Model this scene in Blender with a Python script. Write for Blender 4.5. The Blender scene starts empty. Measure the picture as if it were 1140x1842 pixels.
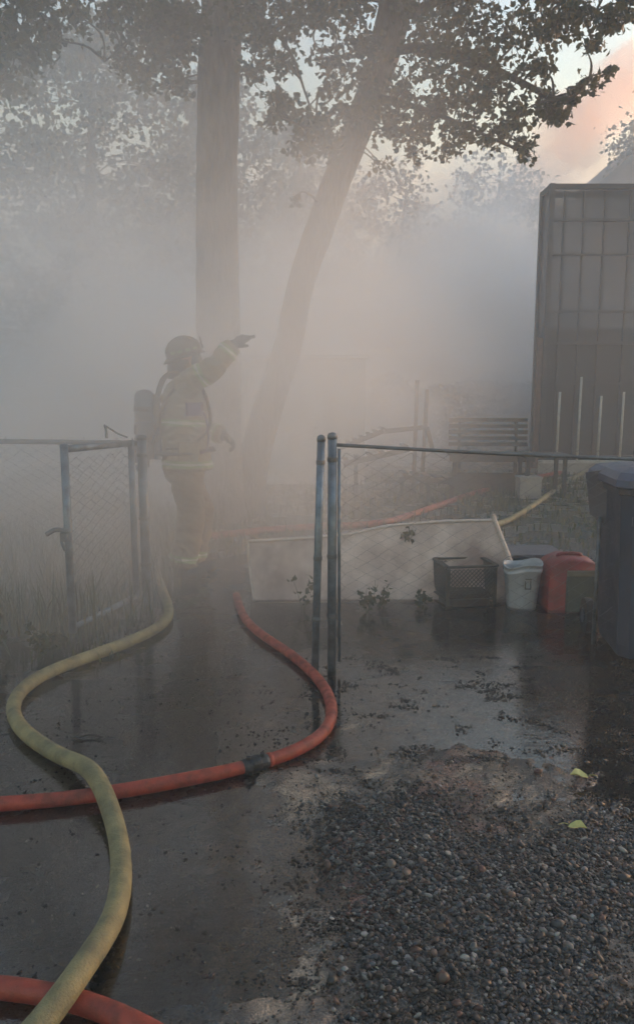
import bpy, math, random
import numpy as np
from mathutils import Vector, Matrix

R = math.radians
random.seed(7)
rng = np.random.default_rng(7)
scene = bpy.context.scene
COL = scene.collection

# ------------------------------------------------------------------ camera
CAM_H, PITCH, FPX, CX, CY = 1.45, R(8.53), 1400.0, 570.0, 921.0
cam_d = bpy.data.cameras.new('camera')
cam_d.sensor_fit = 'VERTICAL'; cam_d.sensor_height = 24.0; cam_d.lens = 24.0 * FPX / 1842.0
cam_d.clip_start = 0.05; cam_d.clip_end = 2000
cam = bpy.data.objects.new('camera', cam_d); COL.objects.link(cam)
cam.location = (0, 0, CAM_H); cam.rotation_euler = (R(90) - PITCH, 0, 0)
scene.camera = cam

# ------------------------------------------------------------------ sky and sun
SUN_EL, SUN_AZ = R(5), R(58)          # azimuth measured from +Y towards +X
w = bpy.data.worlds.new('World'); scene.world = w; w.use_nodes = True
wn = w.node_tree.nodes; wl = w.node_tree.links; wn.clear()
sky = wn.new('ShaderNodeTexSky'); sky.sky_type = 'NISHITA'; sky.sun_disc = False
sky.sun_elevation = SUN_EL; sky.sun_rotation = SUN_AZ
sky.air_density = 1.2; sky.dust_density = 1.6; sky.ozone_density = 1.0
bg = wn.new('ShaderNodeBackground'); bg.inputs['Strength'].default_value = 0.15
wo = wn.new('ShaderNodeOutputWorld')
# dusk: the whole horizon band glows yellow to orange under a paler blue grey
wtc = wn.new('ShaderNodeTexCoord'); wsp = wn.new('ShaderNodeSeparateXYZ'); wl.new(wtc.outputs['Generated'], wsp.inputs[0])
wcr = wn.new('ShaderNodeValToRGB'); wl.new(wsp.outputs[2], wcr.inputs[0])
for i_, (p_, c_) in enumerate(((0.0, (.92, .82, .76)), (.25, (1.15, .84, .70)), (.305, (1.10, .98, .80)), (.36, (.96, .98, .96)), (.44, (.84, .95, 1.08)))):
    e_ = wcr.color_ramp.elements[i_] if i_ < 2 else wcr.color_ramp.elements.new(p_)
    e_.position = p_; e_.color = (*c_, 1)
wmx = wn.new('ShaderNodeMix'); wmx.data_type = 'RGBA'; wmx.blend_type = 'MULTIPLY'; wmx.inputs[0].default_value = 1
wl.new(sky.outputs[0], wmx.inputs[6]); wl.new(wcr.outputs[0], wmx.inputs[7]); wl.new(wmx.outputs[2], bg.inputs[0]); wl.new(bg.outputs[0], wo.inputs[0])
sun_d = bpy.data.lights.new('sun', 'SUN'); sun_d.energy = 0.6; sun_d.angle = R(60); sun_d.color = (.86, .92, 1.0)
sun = bpy.data.objects.new('sun', sun_d); COL.objects.link(sun)
sdir = Vector((math.sin(SUN_AZ) * math.cos(SUN_EL), math.cos(SUN_AZ) * math.cos(SUN_EL), math.sin(SUN_EL)))
sun.rotation_euler = sdir.to_track_quat('Z', 'Y').to_euler(); sun.location = (20, 30, 20)
scene.view_settings.view_transform = 'Standard'; scene.view_settings.look = 'None'
scene.view_settings.gamma = 1; scene.view_settings.use_curve_mapping = False
scene.view_settings.exposure = 2.05
cy = scene.cycles
cy.volume_bounces = 4; cy.max_bounces = 8; cy.transparent_max_bounces = 24
cy.volume_max_steps = 256; cy.use_denoising = True; cy.use_adaptive_sampling = True; cy.adaptive_threshold = .03
cy.sample_clamp_indirect = 3.0

# ------------------------------------------------------------------ helpers
def at(px, py, Y):
    a, b = (px - CX) / FPX, (py - CY) / FPX
    dy = math.cos(PITCH) - b * math.sin(PITCH); dz = -math.sin(PITCH) - b * math.cos(PITCH)
    return Vector((a * Y / dy, Y, CAM_H + dz * Y / dy))
def G(px, py, z=0.0):
    b = (py - CY) / FPX
    dy = math.cos(PITCH) - b * math.sin(PITCH); dz = -math.sin(PITCH) - b * math.cos(PITCH)
    return at(px, py, (z - CAM_H) / dz * dy)
def proj(x, y, z):
    d = y * math.cos(PITCH) - (z - CAM_H) * math.sin(PITCH)
    v = y * math.sin(PITCH) + (z - CAM_H) * math.cos(PITCH)
    d = np.maximum(d, 1e-3)
    return CX + FPX * x / d, CY - FPX * v / d

def tag(o, label=None, cat=None, group=None, kind=None):
    if label: o['label'] = label
    if cat: o['category'] = cat
    if group: o['group'] = group
    if kind: o['kind'] = kind
    return o
def thing(name, label, cat, loc=(0, 0, 0), group=None, rotz=0):
    o = bpy.data.objects.new(name, None); COL.objects.link(o); o.empty_display_size = .1
    o.location = loc; o.rotation_euler = (0, 0, rotz)
    return tag(o, label, cat, group)
def world_off(p):
    v = Vector((0, 0, 0))
    while p is not None: v += p.location; p = p.parent
    return v
def copy_tree(o, parent=None):
    c = o.copy(); COL.objects.link(c)
    if parent is not None: c.parent = parent
    for ch in list(o.children): copy_tree(ch, c)
    return c

class MB:
    """collects geometry, then builds it as ONE mesh object"""
    def __init__(s): s.v = []; s.f = []; s.c = []
    def add(s, v, f):
        n = len(s.v); s.v.extend([tuple(p) for p in v]); s.f.extend([tuple(i + n for i in q) for q in f]); return s
    def box(s, c, size, rot=None, bev=0.0, taper=1.0):
        hx, hy, hz = [d / 2 for d in size]; vs = []
        for z in (-1, 1):
            t = taper if z < 0 else 1
            if bev:
                b = bev
                for x, y in ((-hx + b, -hy), (hx - b, -hy), (hx, -hy + b), (hx, hy - b), (hx - b, hy), (-hx + b, hy), (-hx, hy - b), (-hx, -hy + b)):
                    vs.append(Vector((x * t, y * t, z * hz)))
            else:
                for x, y in ((-hx, -hy), (hx, -hy), (hx, hy), (-hx, hy)): vs.append(Vector((x * t, y * t, z * hz)))
        n = len(vs) // 2
        fs = [tuple(range(n - 1, -1, -1)), tuple(range(n, 2 * n))] + [(i, (i + 1) % n, n + (i + 1) % n, n + i) for i in range(n)]
        if rot is not None: vs = [rot @ p for p in vs]
        c = Vector(c); return s.add([p + c for p in vs], fs)
    def beam(s, a, b, wd, th, up=(0, 0, 1)):
        a, b = Vector(a), Vector(b); d = b - a; L = d.length; x = d.normalized(); y = Vector(up).cross(x)
        if y.length < 1e-4: y = Vector((0, 1, 0)).cross(x)
        y.normalize(); z = x.cross(y); M = Matrix((x, y, z)).transposed()
        return s.box((a + b) / 2, (L, wd, th), M)
    def tube(s, pts, rad, seg=8, cap=True, flat=1.0, jitter=None):
        pts = [Vector(p) for p in pts]; n = len(pts)
        if not hasattr(rad, '__len__'): rad = [rad] * n
        t0 = (pts[1] - pts[0]).normalized(); u = t0.orthogonal().normalized(); vs = []
        for i in range(n):
            t = (pts[min(i + 1, n - 1)] - pts[max(i - 1, 0)]).normalized()
            u = (u - t * u.dot(t))
            u = u.normalized() if u.length > 1e-6 else t.orthogonal().normalized()
            v = t.cross(u)
            for k in range(seg):
                a = 2 * math.pi * k / seg; rr = rad[i]
                if jitter: rr *= jitter(i, k)
                vs.append(pts[i] + u * math.cos(a) * rr + v * math.sin(a) * rr * flat)
        fs = [(i * seg + k, i * seg + (k + 1) % seg, (i + 1) * seg + (k + 1) % seg, (i + 1) * seg + k) for i in range(n - 1) for k in range(seg)]
        if cap: fs += [tuple(range(seg - 1, -1, -1)), tuple((n - 1) * seg + k for k in range(seg))]
        return s.add(vs, fs)
    def lathe(s, c, prof, seg=20, M=None, sx=1, sy=1):
        vs = []
        for r, z in prof:
            for k in range(seg):
                a = 2 * math.pi * k / seg; vs.append(Vector((r * math.cos(a) * sx, r * math.sin(a) * sy, z)))
        n = len(prof)
        fs = [(i * seg + k, i * seg + (k + 1) % seg, (i + 1) * seg + (k + 1) % seg, (i + 1) * seg + k) for i in range(n - 1) for k in range(seg)]
        fs += [tuple(range(seg - 1, -1, -1)), tuple((n - 1) * seg + k for k in range(seg))]
        if M is not None: vs = [M @ p for p in vs]
        c = Vector(c); return s.add([p + c for p in vs], fs)
    def ball(s, c, r, seg=12, rings=8, M=None):
        if not hasattr(r, '__len__'): r = (r, r, r)
        vs = [Vector((0, 0, -r[2]))]
        for i in range(1, rings):
            th = math.pi * i / rings
            for k in range(seg):
                a = 2 * math.pi * k / seg
                vs.append(Vector((math.sin(th) * math.cos(a) * r[0], math.sin(th) * math.sin(a) * r[1], -math.cos(th) * r[2])))
        vs.append(Vector((0, 0, r[2]))); e = len(vs) - 1
        fs = [(0, 1 + (k + 1) % seg, 1 + k) for k in range(seg)]
        fs += [(1 + i * seg + k, 1 + i * seg + (k + 1) % seg, 1 + (i + 1) * seg + (k + 1) % seg, 1 + (i + 1) * seg + k) for i in range(rings - 2) for k in range(seg)]
        b = 1 + (rings - 2) * seg; fs += [(b + k, b + (k + 1) % seg, e) for k in range(seg)]
        if M is not None: vs = [M @ p for p in vs]
        c = Vector(c); return s.add([p + c for p in vs], fs)
    def build(s, name, mat, parent=None, smooth=False, local=False, label=None):
        off = Vector((0, 0, 0)) if (local or parent is None) else world_off(parent)
        me = bpy.data.meshes.new(name)
        me.from_pydata([(p[0] - off.x, p[1] - off.y, p[2] - off.z) for p in s.v], [], s.f)
        if mat: me.materials.append(mat)
        if smooth: me.shade_smooth()
        me.update()
        o = bpy.data.objects.new(name, me); COL.objects.link(o)
        if parent: o.parent = parent
        if label: o['label'] = label
        return o

def np_mesh(name, V, F, mat, parent=None, cols=None, smooth=False):
    """V (n,3) array, F (m,k) array with k = 3 or 4; cols (n,3) per-vertex colour"""
    me = bpy.data.meshes.new(name); V = np.asarray(V, dtype=np.float32); F = np.asarray(F, dtype=np.int32)
    m, k = F.shape
    me.vertices.add(len(V)); me.vertices.foreach_set('co', V.ravel())
    me.loops.add(m * k); me.loops.foreach_set('vertex_index', F.ravel())
    me.polygons.add(m); me.polygons.foreach_set('loop_start', np.arange(0, m * k, k, dtype=np.int32))
    me.update(calc_edges=True); me.validate()
    if cols is not None:
        a = me.color_attributes.new('Col', 'FLOAT_COLOR', 'POINT')
        c4 = np.ones((len(V), 4), dtype=np.float32); c4[:, :cols.shape[1]] = cols; a.data.foreach_set('color', c4.ravel())
    if smooth: me.shade_smooth()
    me.materials.append(mat)
    o = bpy.data.objects.new(name, me); COL.objects.link(o)
    if parent: o.parent = parent
    return o

def spline(pts, n=12):
    pts = [Vector(p) for p in pts]; P = [pts[0] * 2 - pts[1]] + pts + [pts[-1] * 2 - pts[-2]]; out = []
    for i in range(1, len(P) - 2):
        for k in range(n):
            t = k / n; a, b, c, d = P[i - 1], P[i], P[i + 1], P[i + 2]
            out.append(.5 * ((2 * b) + (c - a) * t + (2 * a - 5 * b + 4 * c - d) * t * t + (-a + 3 * b - 3 * c + d) * t ** 3))
    out.append(pts[-1]); return out
def lerp_list(vals, m):
    x = np.linspace(0, len(vals) - 1, m); return list(np.interp(x, range(len(vals)), vals))

_tab = rng.random((256, 256))
def vnoise(x, y, seed=0):
    x = np.asarray(x, float) + seed * 17.3; y = np.asarray(y, float) + seed * 9.7
    xi, yi = np.floor(x).astype(int), np.floor(y).astype(int); fx, fy = x - xi, y - yi
    fx = fx * fx * (3 - 2 * fx); fy = fy * fy * (3 - 2 * fy)
    g = lambda a, b: _tab[a & 255, b & 255]
    return (g(xi, yi) * (1 - fx) + g(xi + 1, yi) * fx) * (1 - fy) + (g(xi, yi + 1) * (1 - fx) + g(xi + 1, yi + 1) * fx) * fy
def fbm(x, y, seed=0, oct=4):
    s = 0; a = .5
    for k in range(oct): s = s + a * vnoise(x * 2 ** k, y * 2 ** k, seed + k); a *= .5
    return s / (1 - .5 ** oct)
def sstep(a, b, x):
    t = np.clip((x - a) / (b - a), 0, 1); return t * t * (3 - 2 * t)

# ------------------------------------------------------------------ materials
def nodes_of(name):
    m = bpy.data.materials.new(name); m.use_nodes = True; nt = m.node_tree; return m, nt, nt.nodes, nt.links, nt.nodes['Principled BSDF']
def set_in(node, **kw):
    for k, v in kw.items():
        k = k.replace('_', ' ')
        if k in node.inputs: node.inputs[k].default_value = v
def mat(name, c1, c2=None, scale=8, rough=.6, rough2=None, bump=.2, bscale=None, metal=0, detail=5, dist=.01, spec=.5, coat=0, sub=None, stretch=None):
    m, nt, N, L, P = nodes_of(name)
    c2 = c2 or tuple(v * .7 for v in c1)
    tc = N.new('ShaderNodeTexCoord'); mp = N.new('ShaderNodeMapping'); L.new(tc.outputs['Object'], mp.inputs[0])
    if stretch: mp.inputs['Scale'].default_value = stretch
    nz = N.new('ShaderNodeTexNoise'); nz.inputs['Scale'].default_value = scale; nz.inputs['Detail'].default_value = detail; nz.inputs['Roughness'].default_value = .6
    L.new(mp.outputs[0], nz.inputs['Vector'])
    cr = N.new('ShaderNodeValToRGB'); cr.color_ramp.elements[0].position = .35; cr.color_ramp.elements[1].position = .65
    cr.color_ramp.elements[0].color = (*c1, 1); cr.color_ramp.elements[1].color = (*c2, 1)
    L.new(nz.outputs['Fac'], cr.inputs[0]); L.new(cr.outputs[0], P.inputs['Base Color'])
    mr = N.new('ShaderNodeMapRange'); mr.inputs[1].default_value = .3; mr.inputs[2].default_value = .7
    mr.inputs[3].default_value = rough; mr.inputs[4].default_value = rough if rough2 is None else rough2
    L.new(nz.outputs['Fac'], mr.inputs[0]); L.new(mr.outputs[0], P.inputs['Roughness'])
    P.inputs['Metallic'].default_value = metal; P.inputs['Specular IOR Level'].default_value = spec
    if coat: P.inputs['Coat Weight'].default_value = coat; P.inputs['Coat Roughness'].default_value = .15
    if bump:
        n2 = N.new('ShaderNodeTexNoise'); n2.inputs['Scale'].default_value = bscale or scale * 4; n2.inputs['Detail'].default_value = 4
        L.new(mp.outputs[0], n2.inputs['Vector'])
        b = N.new('ShaderNodeBump'); b.inputs['Strength'].default_value = bump; b.inputs['Distance'].default_value = dist
        L.new(n2.outputs['Fac'], b.inputs['Height']); L.new(b.outputs[0], P.inputs['Normal'])
    return m

M = {}
M['galv'] = mat('galvanized_steel', (.17, .22, .27), (.08, .105, .13), 14, .38, .55, .1, metal=.7)
M['galv_dark'] = mat('weathered_steel', (.14, .16, .18), (.08, .09, .10), 14, .45, .6, .1, metal=.5)
M['bark'] = mat('bark', (.13, .115, .10), (.035, .03, .026), 9, .9, .9, 1.0, 14, dist=.06, stretch=(1, 1, .35))
M['bark2'] = mat('branch_bark', (.07, .058, .046), (.04, .034, .028), 9, .9, .9, .5, 30)
M['hose_y'] = mat('yellow_hose_jacket', (.22, .19, .085), (.11, .10, .055), 11, .55, .8, .8, 150, dist=.004, detail=8)
M['hose_r'] = mat('red_hose_jacket', (.30, .036, .013), (.13, .022, .012), 18, .4, .7, .6, 150, dist=.003, detail=8)
M['coupling'] = mat('coupling_metal', (.05, .055, .06), (.02, .022, .025), 30, .3, .5, .2, metal=.6)
M['pale_panel'] = mat('pale_panel_plastic', (.56, .48, .44), (.24, .18, .16), 3.2, .5, .7, .4, 9, dist=.02, detail=9)
M['panel_rim'] = mat('pale_panel_rim', (.55, .50, .46), (.40, .35, .31), 8, .5, .7, .1)
M['crate'] = mat('dark_crate_plastic', (.012, .017, .016), (.02, .026, .026), 12, .4, .55, .1)
M['bucket'] = mat('pale_bucket_plastic', (.34, .38, .42), (.25, .28, .31), 5, .4, .55, .1)
M['mark'] = mat('dark_print', (.05, .06, .07), (.08, .09, .1), 20, .6)
M['tote'] = mat('dark_blue_tote', (.03, .035, .05), (.05, .055, .07), 6, .45, .6, .1)
M['toterim'] = mat('grey_tote_rim', (.07, .07, .085), (.05, .05, .06), 6, .45, .6, .1)
M['redplastic'] = mat('faded_red_plastic', (.24, .016, .015), (.12, .014, .012), 6, .4, .6, .1)
M['greygreen'] = mat('grey_green_cloth', (.055, .07, .06), (.08, .09, .07), 9, .8, .9, .4)
M['khaki'] = mat('khaki_cloth', (.16, .15, .11), (.10, .09, .07), 9, .8, .9, .4)
M['bin'] = mat('dark_blue_bin_plastic', (.012, .024, .045), (.02, .034, .06), 7, .38, .55, .1, 60)
M['binlid'] = mat('blue_bin_lid_plastic', (.03, .042, .08), (.04, .055, .10), 7, .35, .5, .1, 60)
M['rubber'] = mat('black_rubber', (.012, .012, .013), (.02, .02, .02), 20, .6, .8, .2)
M['coat'] = mat('tan_turnout_cloth', (.26, .235, .165), (.16, .145, .10), 5, .85, .95, .5, 18, dist=.02)
M['trouser'] = mat('brown_turnout_cloth', (.21, .175, .125), (.13, .108, .08), 5, .85, .95, .5, 18, dist=.02)
M['lime'] = mat('lime_trim_tape', (.22, .32, .14), (.16, .25, .11), 12, .5, .6, .05)
M['silver'] = mat('silver_trim_tape', (.50, .53, .48), (.36, .39, .36), 12, .3, .4, .05)
M['glove'] = mat('blue_grey_glove', (.05, .075, .10), (.03, .045, .06), 14, .8, .9, .3)
M['black'] = mat('black_nylon', (.018, .018, .022), (.03, .03, .036), 20, .7, .8, .2)
M['helmet'] = mat('helmet_shell', (.09, .075, .05), (.05, .045, .035), 10, .35, .5, .1)
M['tankblue'] = mat('blue_tank_paint', (.05, .11, .18), (.035, .08, .13), 10, .35, .5, .1)
M['tankgrey'] = mat('grey_tank_cover', (.08, .09, .13), (.05, .06, .085), 10, .5, .6, .1)
M['violet'] = mat('violet_strap', (.09, .06, .16), (.06, .045, .11), 10, .7, .8, .1)
M['skin'] = mat('skin', (.45, .27, .19), (.38, .22, .15), 10, .5, .6, .1)
M['visor'] = mat('visor', (.02, .022, .03), (.03, .03, .04), 5, .1, .15, 0, spec=.8)
M['benchwood'] = mat('dark_weathered_wood', (.028, .028, .022), (.016, .017, .014), 6, .7, .9, .4, 30, stretch=(.2, 1, 1))
M['oldwood'] = mat('grey_weathered_wood', (.06, .056, .047), (.035, .033, .028), 6, .8, .9, .4, 30)
M['paint'] = mat('off_white_painted_wood', (.55, .52, .48), (.45, .43, .40), 3, .6, .8, .2)
M['doorpaint'] = mat('white_door_paint', (.68, .67, .65), (.58, .57, .55), 3, .5, .7, .1)
M['siding'] = mat('dark_siding', (.07, .075, .08), (.05, .055, .06), 3, .7, .8, .2)
M['roof'] = mat('grey_shingle', (.06, .065, .07), (.035, .038, .04), 12, .85, .95, .5)
M['steelframe'] = mat('dark_frame_steel', (.02, .026, .032), (.012, .017, .022), 8, .5, .6, .1)
M['palebar'] = mat('pale_galvanized_bar', (.42, .42, .38), (.30, .30, .27), 12, .45, .6, .1)
M['rust'] = mat('rusty_post', (.13, .075, .05), (.08, .05, .035), 12, .8, .9, .3)
M['dark_backing'] = mat('dark_backing_sheet', (.035, .042, .042), (.022, .027, .028), 2.2, .6, .8, .5, 5, dist=.05)
M['concrete'] = mat('concrete', (.30, .28, .25), (.22, .21, .19), 6, .8, .9, .3)
M['glass'] = mat('window_glass', (.03, .035, .04), (.04, .045, .05), 2, .08, .12, 0, spec=.8)
M['stem'] = mat('weed_stem', (.05, .065, .03), (.035, .045, .02), 20, .7, .8, .1)
M['char'] = mat('dark_leaf_litter', (.02, .017, .014), (.04, .032, .024), 40, .5, .8, .3)
M['yleaf'] = mat('yellow_leaf', (.46, .42, .14), (.38, .35, .12), 30, .5, .6, .2)

def leaf_mat(name, c1, c2, trans=.35):
    m, nt, N, L, P = nodes_of(name)
    g = N.new('ShaderNodeNewGeometry'); cr = N.new('ShaderNodeValToRGB')
    cr.color_ramp.elements[0].color = (*c1, 1); cr.color_ramp.elements[1].color = (*c2, 1)
    L.new(g.outputs['Random Per Island'], cr.inputs[0]); L.new(cr.outputs[0], P.inputs['Base Color'])
    P.inputs['Roughness'].default_value = .55; P.inputs['Specular IOR Level'].default_value = .3
    t = N.new('ShaderNodeBsdfTranslucent'); L.new(cr.outputs[0], t.inputs[0]); mx = N.new('ShaderNodeMixShader'); mx.inputs[0].default_value = trans
    L.new(P.outputs[0], mx.inputs[1]); L.new(t.outputs[0], mx.inputs[2]); L.new(mx.outputs[0], N['Material Output'].inputs['Surface'])
    return m
M['leaf'] = leaf_mat('green_leaf', (.035, .045, .018), (.085, .085, .035))
M['leaf_far'] = leaf_mat('far_leaf', (.03, .04, .02), (.07, .075, .04))
M['grass'] = leaf_mat('grass_blade', (.03, .045, .015), (.09, .095, .035))

# ------------------------------------------------------------------ ground
def in_poly(px, py, poly):
    px = np.asarray(px); py = np.asarray(py); ins = np.zeros(px.shape, bool); n = len(poly)
    for i in range(n):
        x1, y1 = poly[i]; x2, y2 = poly[(i + 1) % n]
        c = ((y1 > py) != (y2 > py)) & (px < (x2 - x1) * (py - y1) / (y2 - y1 + 1e-9) + x1)
        ins ^= c
    return ins
def wpoly(pts): return [tuple(G(a, b)[:2]) for a, b in pts]
# areas of the yard as polygons on the ground plane (metres)
HEAP = wpoly([(560, 1450), (700, 1415), (860, 1440), (1140, 1470), (1500, 1480), (1700, 1900), (640, 1900), (675, 1700), (590, 1560)])
TANS = [(G(490, 1475), .17, .26), (G(455, 1560), .12, .12), (G(690, 1270), .46, .60), (G(850, 1260), .36, .70), (G(800, 1400), .42, .16), (G(500, 1690), .12, .30), (G(560, 1430), .2, .16)]  # tan mud; the large centre right patches also paint in warm reflections
REDS = [(G(640, 1640), .16, .28), (G(1050, 1300), .6, .8), (G(250, 1110), .35, .45)]
def blob(x, y, lst, seed, jit=.5):
    nn = ((fbm(x * 3, y * 3, seed) - .5) * 2.2 + (fbm(x * 14, y * 14, seed + 5) - .5) * 1.6) * 2 * jit; m = np.zeros_like(x)
    for c, rx, ry in lst:
        d = np.sqrt(((x - c.x) / rx) ** 2 + ((y - c.y) / ry) ** 2)
        m = np.maximum(m, sstep(1.25, .75, d + nn))
    return m
def heap_mask(x, y):
    jx = x + (fbm(x * 4, y * 4, 21) - .5) * .35; jy = y + (fbm(x * 4, y * 4, 22) - .5) * .35
    return in_poly(jx, jy, HEAP)
HX = np.array([p[0] for p in HEAP]); HYm = 1.2
def heap_soft(x, y):
    m = 0
    for dx, dy in ((0, 0), (.12, 0), (-.12, 0), (0, .12), (0, -.12), (.08, .08), (-.08, -.08), (.08, -.08), (-.08, .08)):
        m = m + heap_mask(x + dx, y + dy).astype(float)
    return m / 9
def gh(x, y, fine=True):
    x = np.asarray(x, float); y = np.asarray(y, float)
    h = -.0052 + .013 * (fbm(x * .9, y * .9, 3) - .5) + .012 * (fbm(x * 4, y * 4, 5) - .5)
    if fine: h = h + .011 * (fbm(x * 24, y * 24, 8, 3) - .5)
    basin = sstep(1.25, .7, np.sqrt(((x - 1.0) / 2.4) ** 2 + ((y - 4.75) / .95) ** 2) + .35 * (fbm(x * 2, y * 2, 9) - .5))
    h = h * (1 - basin) - .022 * basin
    left = sstep(1.2, .7, np.sqrt(((x + .75) / .75) ** 2 + ((y - 2.2) / .95) ** 2) + .4 * (fbm(x * 2.5, y * 2.5, 12) - .5))
    h = h - .010 * left
    h = h + .011 * blob(x, y, TANS[:2] + TANS[4:], 31)
    near = (y < 5) & (x > -1) & (x < 3.5)
    if np.any(near):
        s = np.zeros_like(h); s[near] = heap_soft(x[near], y[near]); h = h + .012 * s
    h = h + .05 * sstep(6.5, 11, y) + .10 * sstep(-1.6, -3.5, x) * sstep(3, 5, y)
    return h

def axis(lo, hi, step, far_lo, far_hi):
    a = list(np.arange(lo, hi, step)); s = step
    v = a[-1]
    while v < far_hi: s *= 1.22; v += s; a.append(v)
    v = a[0]; s = step
    while v > far_lo: s *= 1.22; v -= s; a.insert(0, v)
    return np.array(a)
gx = axis(-2.6, 3.0, .018, -70, 70); gy = axis(1.0, 6.4, .018, -12, 130)
GX, GY = np.meshgrid(gx, gy); H = gh(GX, GY)
V = np.stack([GX, GY, H], -1).reshape(-1, 3)
ny, nx = GX.shape; idx = np.arange(nx * ny).reshape(ny, nx)
F = np.stack([idx[:-1, :-1], idx[:-1, 1:], idx[1:, 1:], idx[1:, :-1]], -1).reshape(-1, 4)
x, y = GX.ravel(), GY.ravel()
base = np.array([.034, .032, .030]); brown = np.array([.075, .064, .055]); tan = np.array([.22, .17, .125]); red = np.array([.13, .05, .038]); green = np.array([.035, .042, .022])
n1 = sstep(.35, .65, fbm(x * 3, y * 3, 40))[:, None]; C = base * (1 - n1) + brown * n1
tm = blob(x, y, TANS, 41, .55)
tm = (tm * (.25 + .75 * sstep(.40, .56, fbm(x * 13, y * 13, 44))))[:, None]
C = C * (1 - tm) + tan * tm
rm = (blob(x, y, REDS, 42, .6) * .6)[:, None]; C = C * (1 - rm) + red * rm
gm = (sstep(-1.0, -1.8, x + .5 * (fbm(x, y, 46) - .5)) * sstep(3.6, 4.6, y))[:, None] * .8; C = C * (1 - gm) + green * gm
gm = sstep(7, 9, y)[:, None] * .7; C = C * (1 - gm) + green * gm
C = C * (.45 + .7 * vnoise(x * 55, y * 55, 50) + .45 * vnoise(x * 21, y * 21, 51))[:, None]

m, nt, N, L, P = nodes_of('wet_ground')
at_ = N.new('ShaderNodeAttribute'); at_.attribute_name = 'Col'
tc = N.new('ShaderNodeTexCoord')
n0 = N.new('ShaderNodeTexNoise'); n0.inputs['Scale'].default_value = 160; n0.inputs['Detail'].default_value = 3; L.new(tc.outputs['Object'], n0.inputs['Vector'])
mul = N.new('ShaderNodeMix'); mul.data_type = 'RGBA'; mul.blend_type = 'MULTIPLY'; mul.inputs[0].default_value = .8
cr = N.new('ShaderNodeValToRGB'); cr.color_ramp.elements[0].position = .38; cr.color_ramp.elements[1].position = .62
cr.color_ramp.elements[0].color = (.35, .34, .33, 1); cr.color_ramp.elements[1].color = (1.5, 1.45, 1.4, 1)
L.new(n0.outputs['Fac'], cr.inputs[0]); L.new(at_.outputs['Color'], mul.inputs[6]); L.new(cr.outputs[0], mul.inputs[7])
L.new(mul.outputs[2], P.inputs['Base Color'])
n1_ = N.new('ShaderNodeTexNoise'); n1_.inputs['Scale'].default_value = 2.2; n1_.inputs['Detail'].default_value = 4; L.new(tc.outputs['Object'], n1_.inputs['Vector'])
mr = N.new('ShaderNodeMapRange'); mr.inputs[1].default_value = .38; mr.inputs[2].default_value = .62; mr.inputs[3].default_value = .12; mr.inputs[4].default_value = .38
L.new(n1_.outputs['Fac'], mr.inputs[0]); L.new(mr.outputs[0], P.inputs['Roughness'])
P.inputs['Specular IOR Level'].default_value = .85
n2 = N.new('ShaderNodeTexNoise'); n2.inputs['Scale'].default_value = 70; n2.inputs['Detail'].default_value = 5; n2.inputs['Roughness'].default_value = .65; L.new(tc.outputs['Object'], n2.inputs['Vector'])
b = N.new('ShaderNodeBump'); b.inputs['Strength'].default_value = .9; b.inputs['Distance'].default_value = .010
L.new(n2.outputs['Fac'], b.inputs['Height']); L.new(b.outputs[0], P.inputs['Normal'])
ground = np_mesh('ground', V, F, m, cols=C, smooth=True); tag(ground, kind='structure')

# ------------------------------------------------------------------ water film and flooded puddle
m, nt, N, L, P = nodes_of('shallow_water'); N.remove(P)
tc = N.new('ShaderNodeTexCoord'); mp = N.new('ShaderNodeMapping'); mp.inputs['Scale'].default_value = (1, 2.6, 1); L.new(tc.outputs['Object'], mp.inputs[0])
na = N.new('ShaderNodeTexNoise'); na.inputs['Scale'].default_value = 9; na.inputs['Detail'].default_value = 3; L.new(mp.outputs[0], na.inputs['Vector'])
nb = N.new('ShaderNodeTexNoise'); nb.inputs['Scale'].default_value = 55; nb.inputs['Detail'].default_value = 2; L.new(mp.outputs[0], nb.inputs['Vector'])
ad = N.new('ShaderNodeMath'); ad.operation = 'MULTIPLY_ADD'; ad.inputs[1].default_value = .35; L.new(nb.outputs['Fac'], ad.inputs[0]); L.new(na.outputs['Fac'], ad.inputs[2])
b = N.new('ShaderNodeBump'); b.inputs['Strength'].default_value = .09; b.inputs['Distance'].default_value = .010; L.new(ad.outputs[0], b.inputs['Height'])
fr = N.new('ShaderNodeFresnel'); fr.inputs['IOR'].default_value = 2.0; L.new(b.outputs[0], fr.inputs['Normal'])
gl = N.new('ShaderNodeBsdfGlossy'); gl.inputs['Roughness'].default_value = .06; L.new(b.outputs[0], gl.inputs['Normal'])
tr = N.new('ShaderNodeBsdfTransparent'); tr.inputs[0].default_value = (.80, .76, .70, 1)
mx = N.new('ShaderNodeMixShader'); L.new(fr.outputs[0], mx.inputs[0]); L.new(tr.outputs[0], mx.inputs[1]); L.new(gl.outputs[0], mx.inputs[2])
L.new(mx.outputs[0], N['Material Output'].inputs['Surface'])
V = []; 
wx = np.arange(-3.2, 4.6, .1); wy = np.arange(.9, 7.0, .1); WX, WY = np.meshgrid(wx, wy); ny, nx = WX.shape
idx = np.arange(nx * ny).reshape(ny, nx); F = np.stack([idx[:-1, :-1], idx[:-1, 1:], idx[1:, 1:], idx[1:, :-1]], -1).reshape(-1, 4)
water = np_mesh('water', np.stack([WX, WY, WX * 0], -1).reshape(-1, 3), F, m, smooth=True); tag(water, kind='structure')

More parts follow.
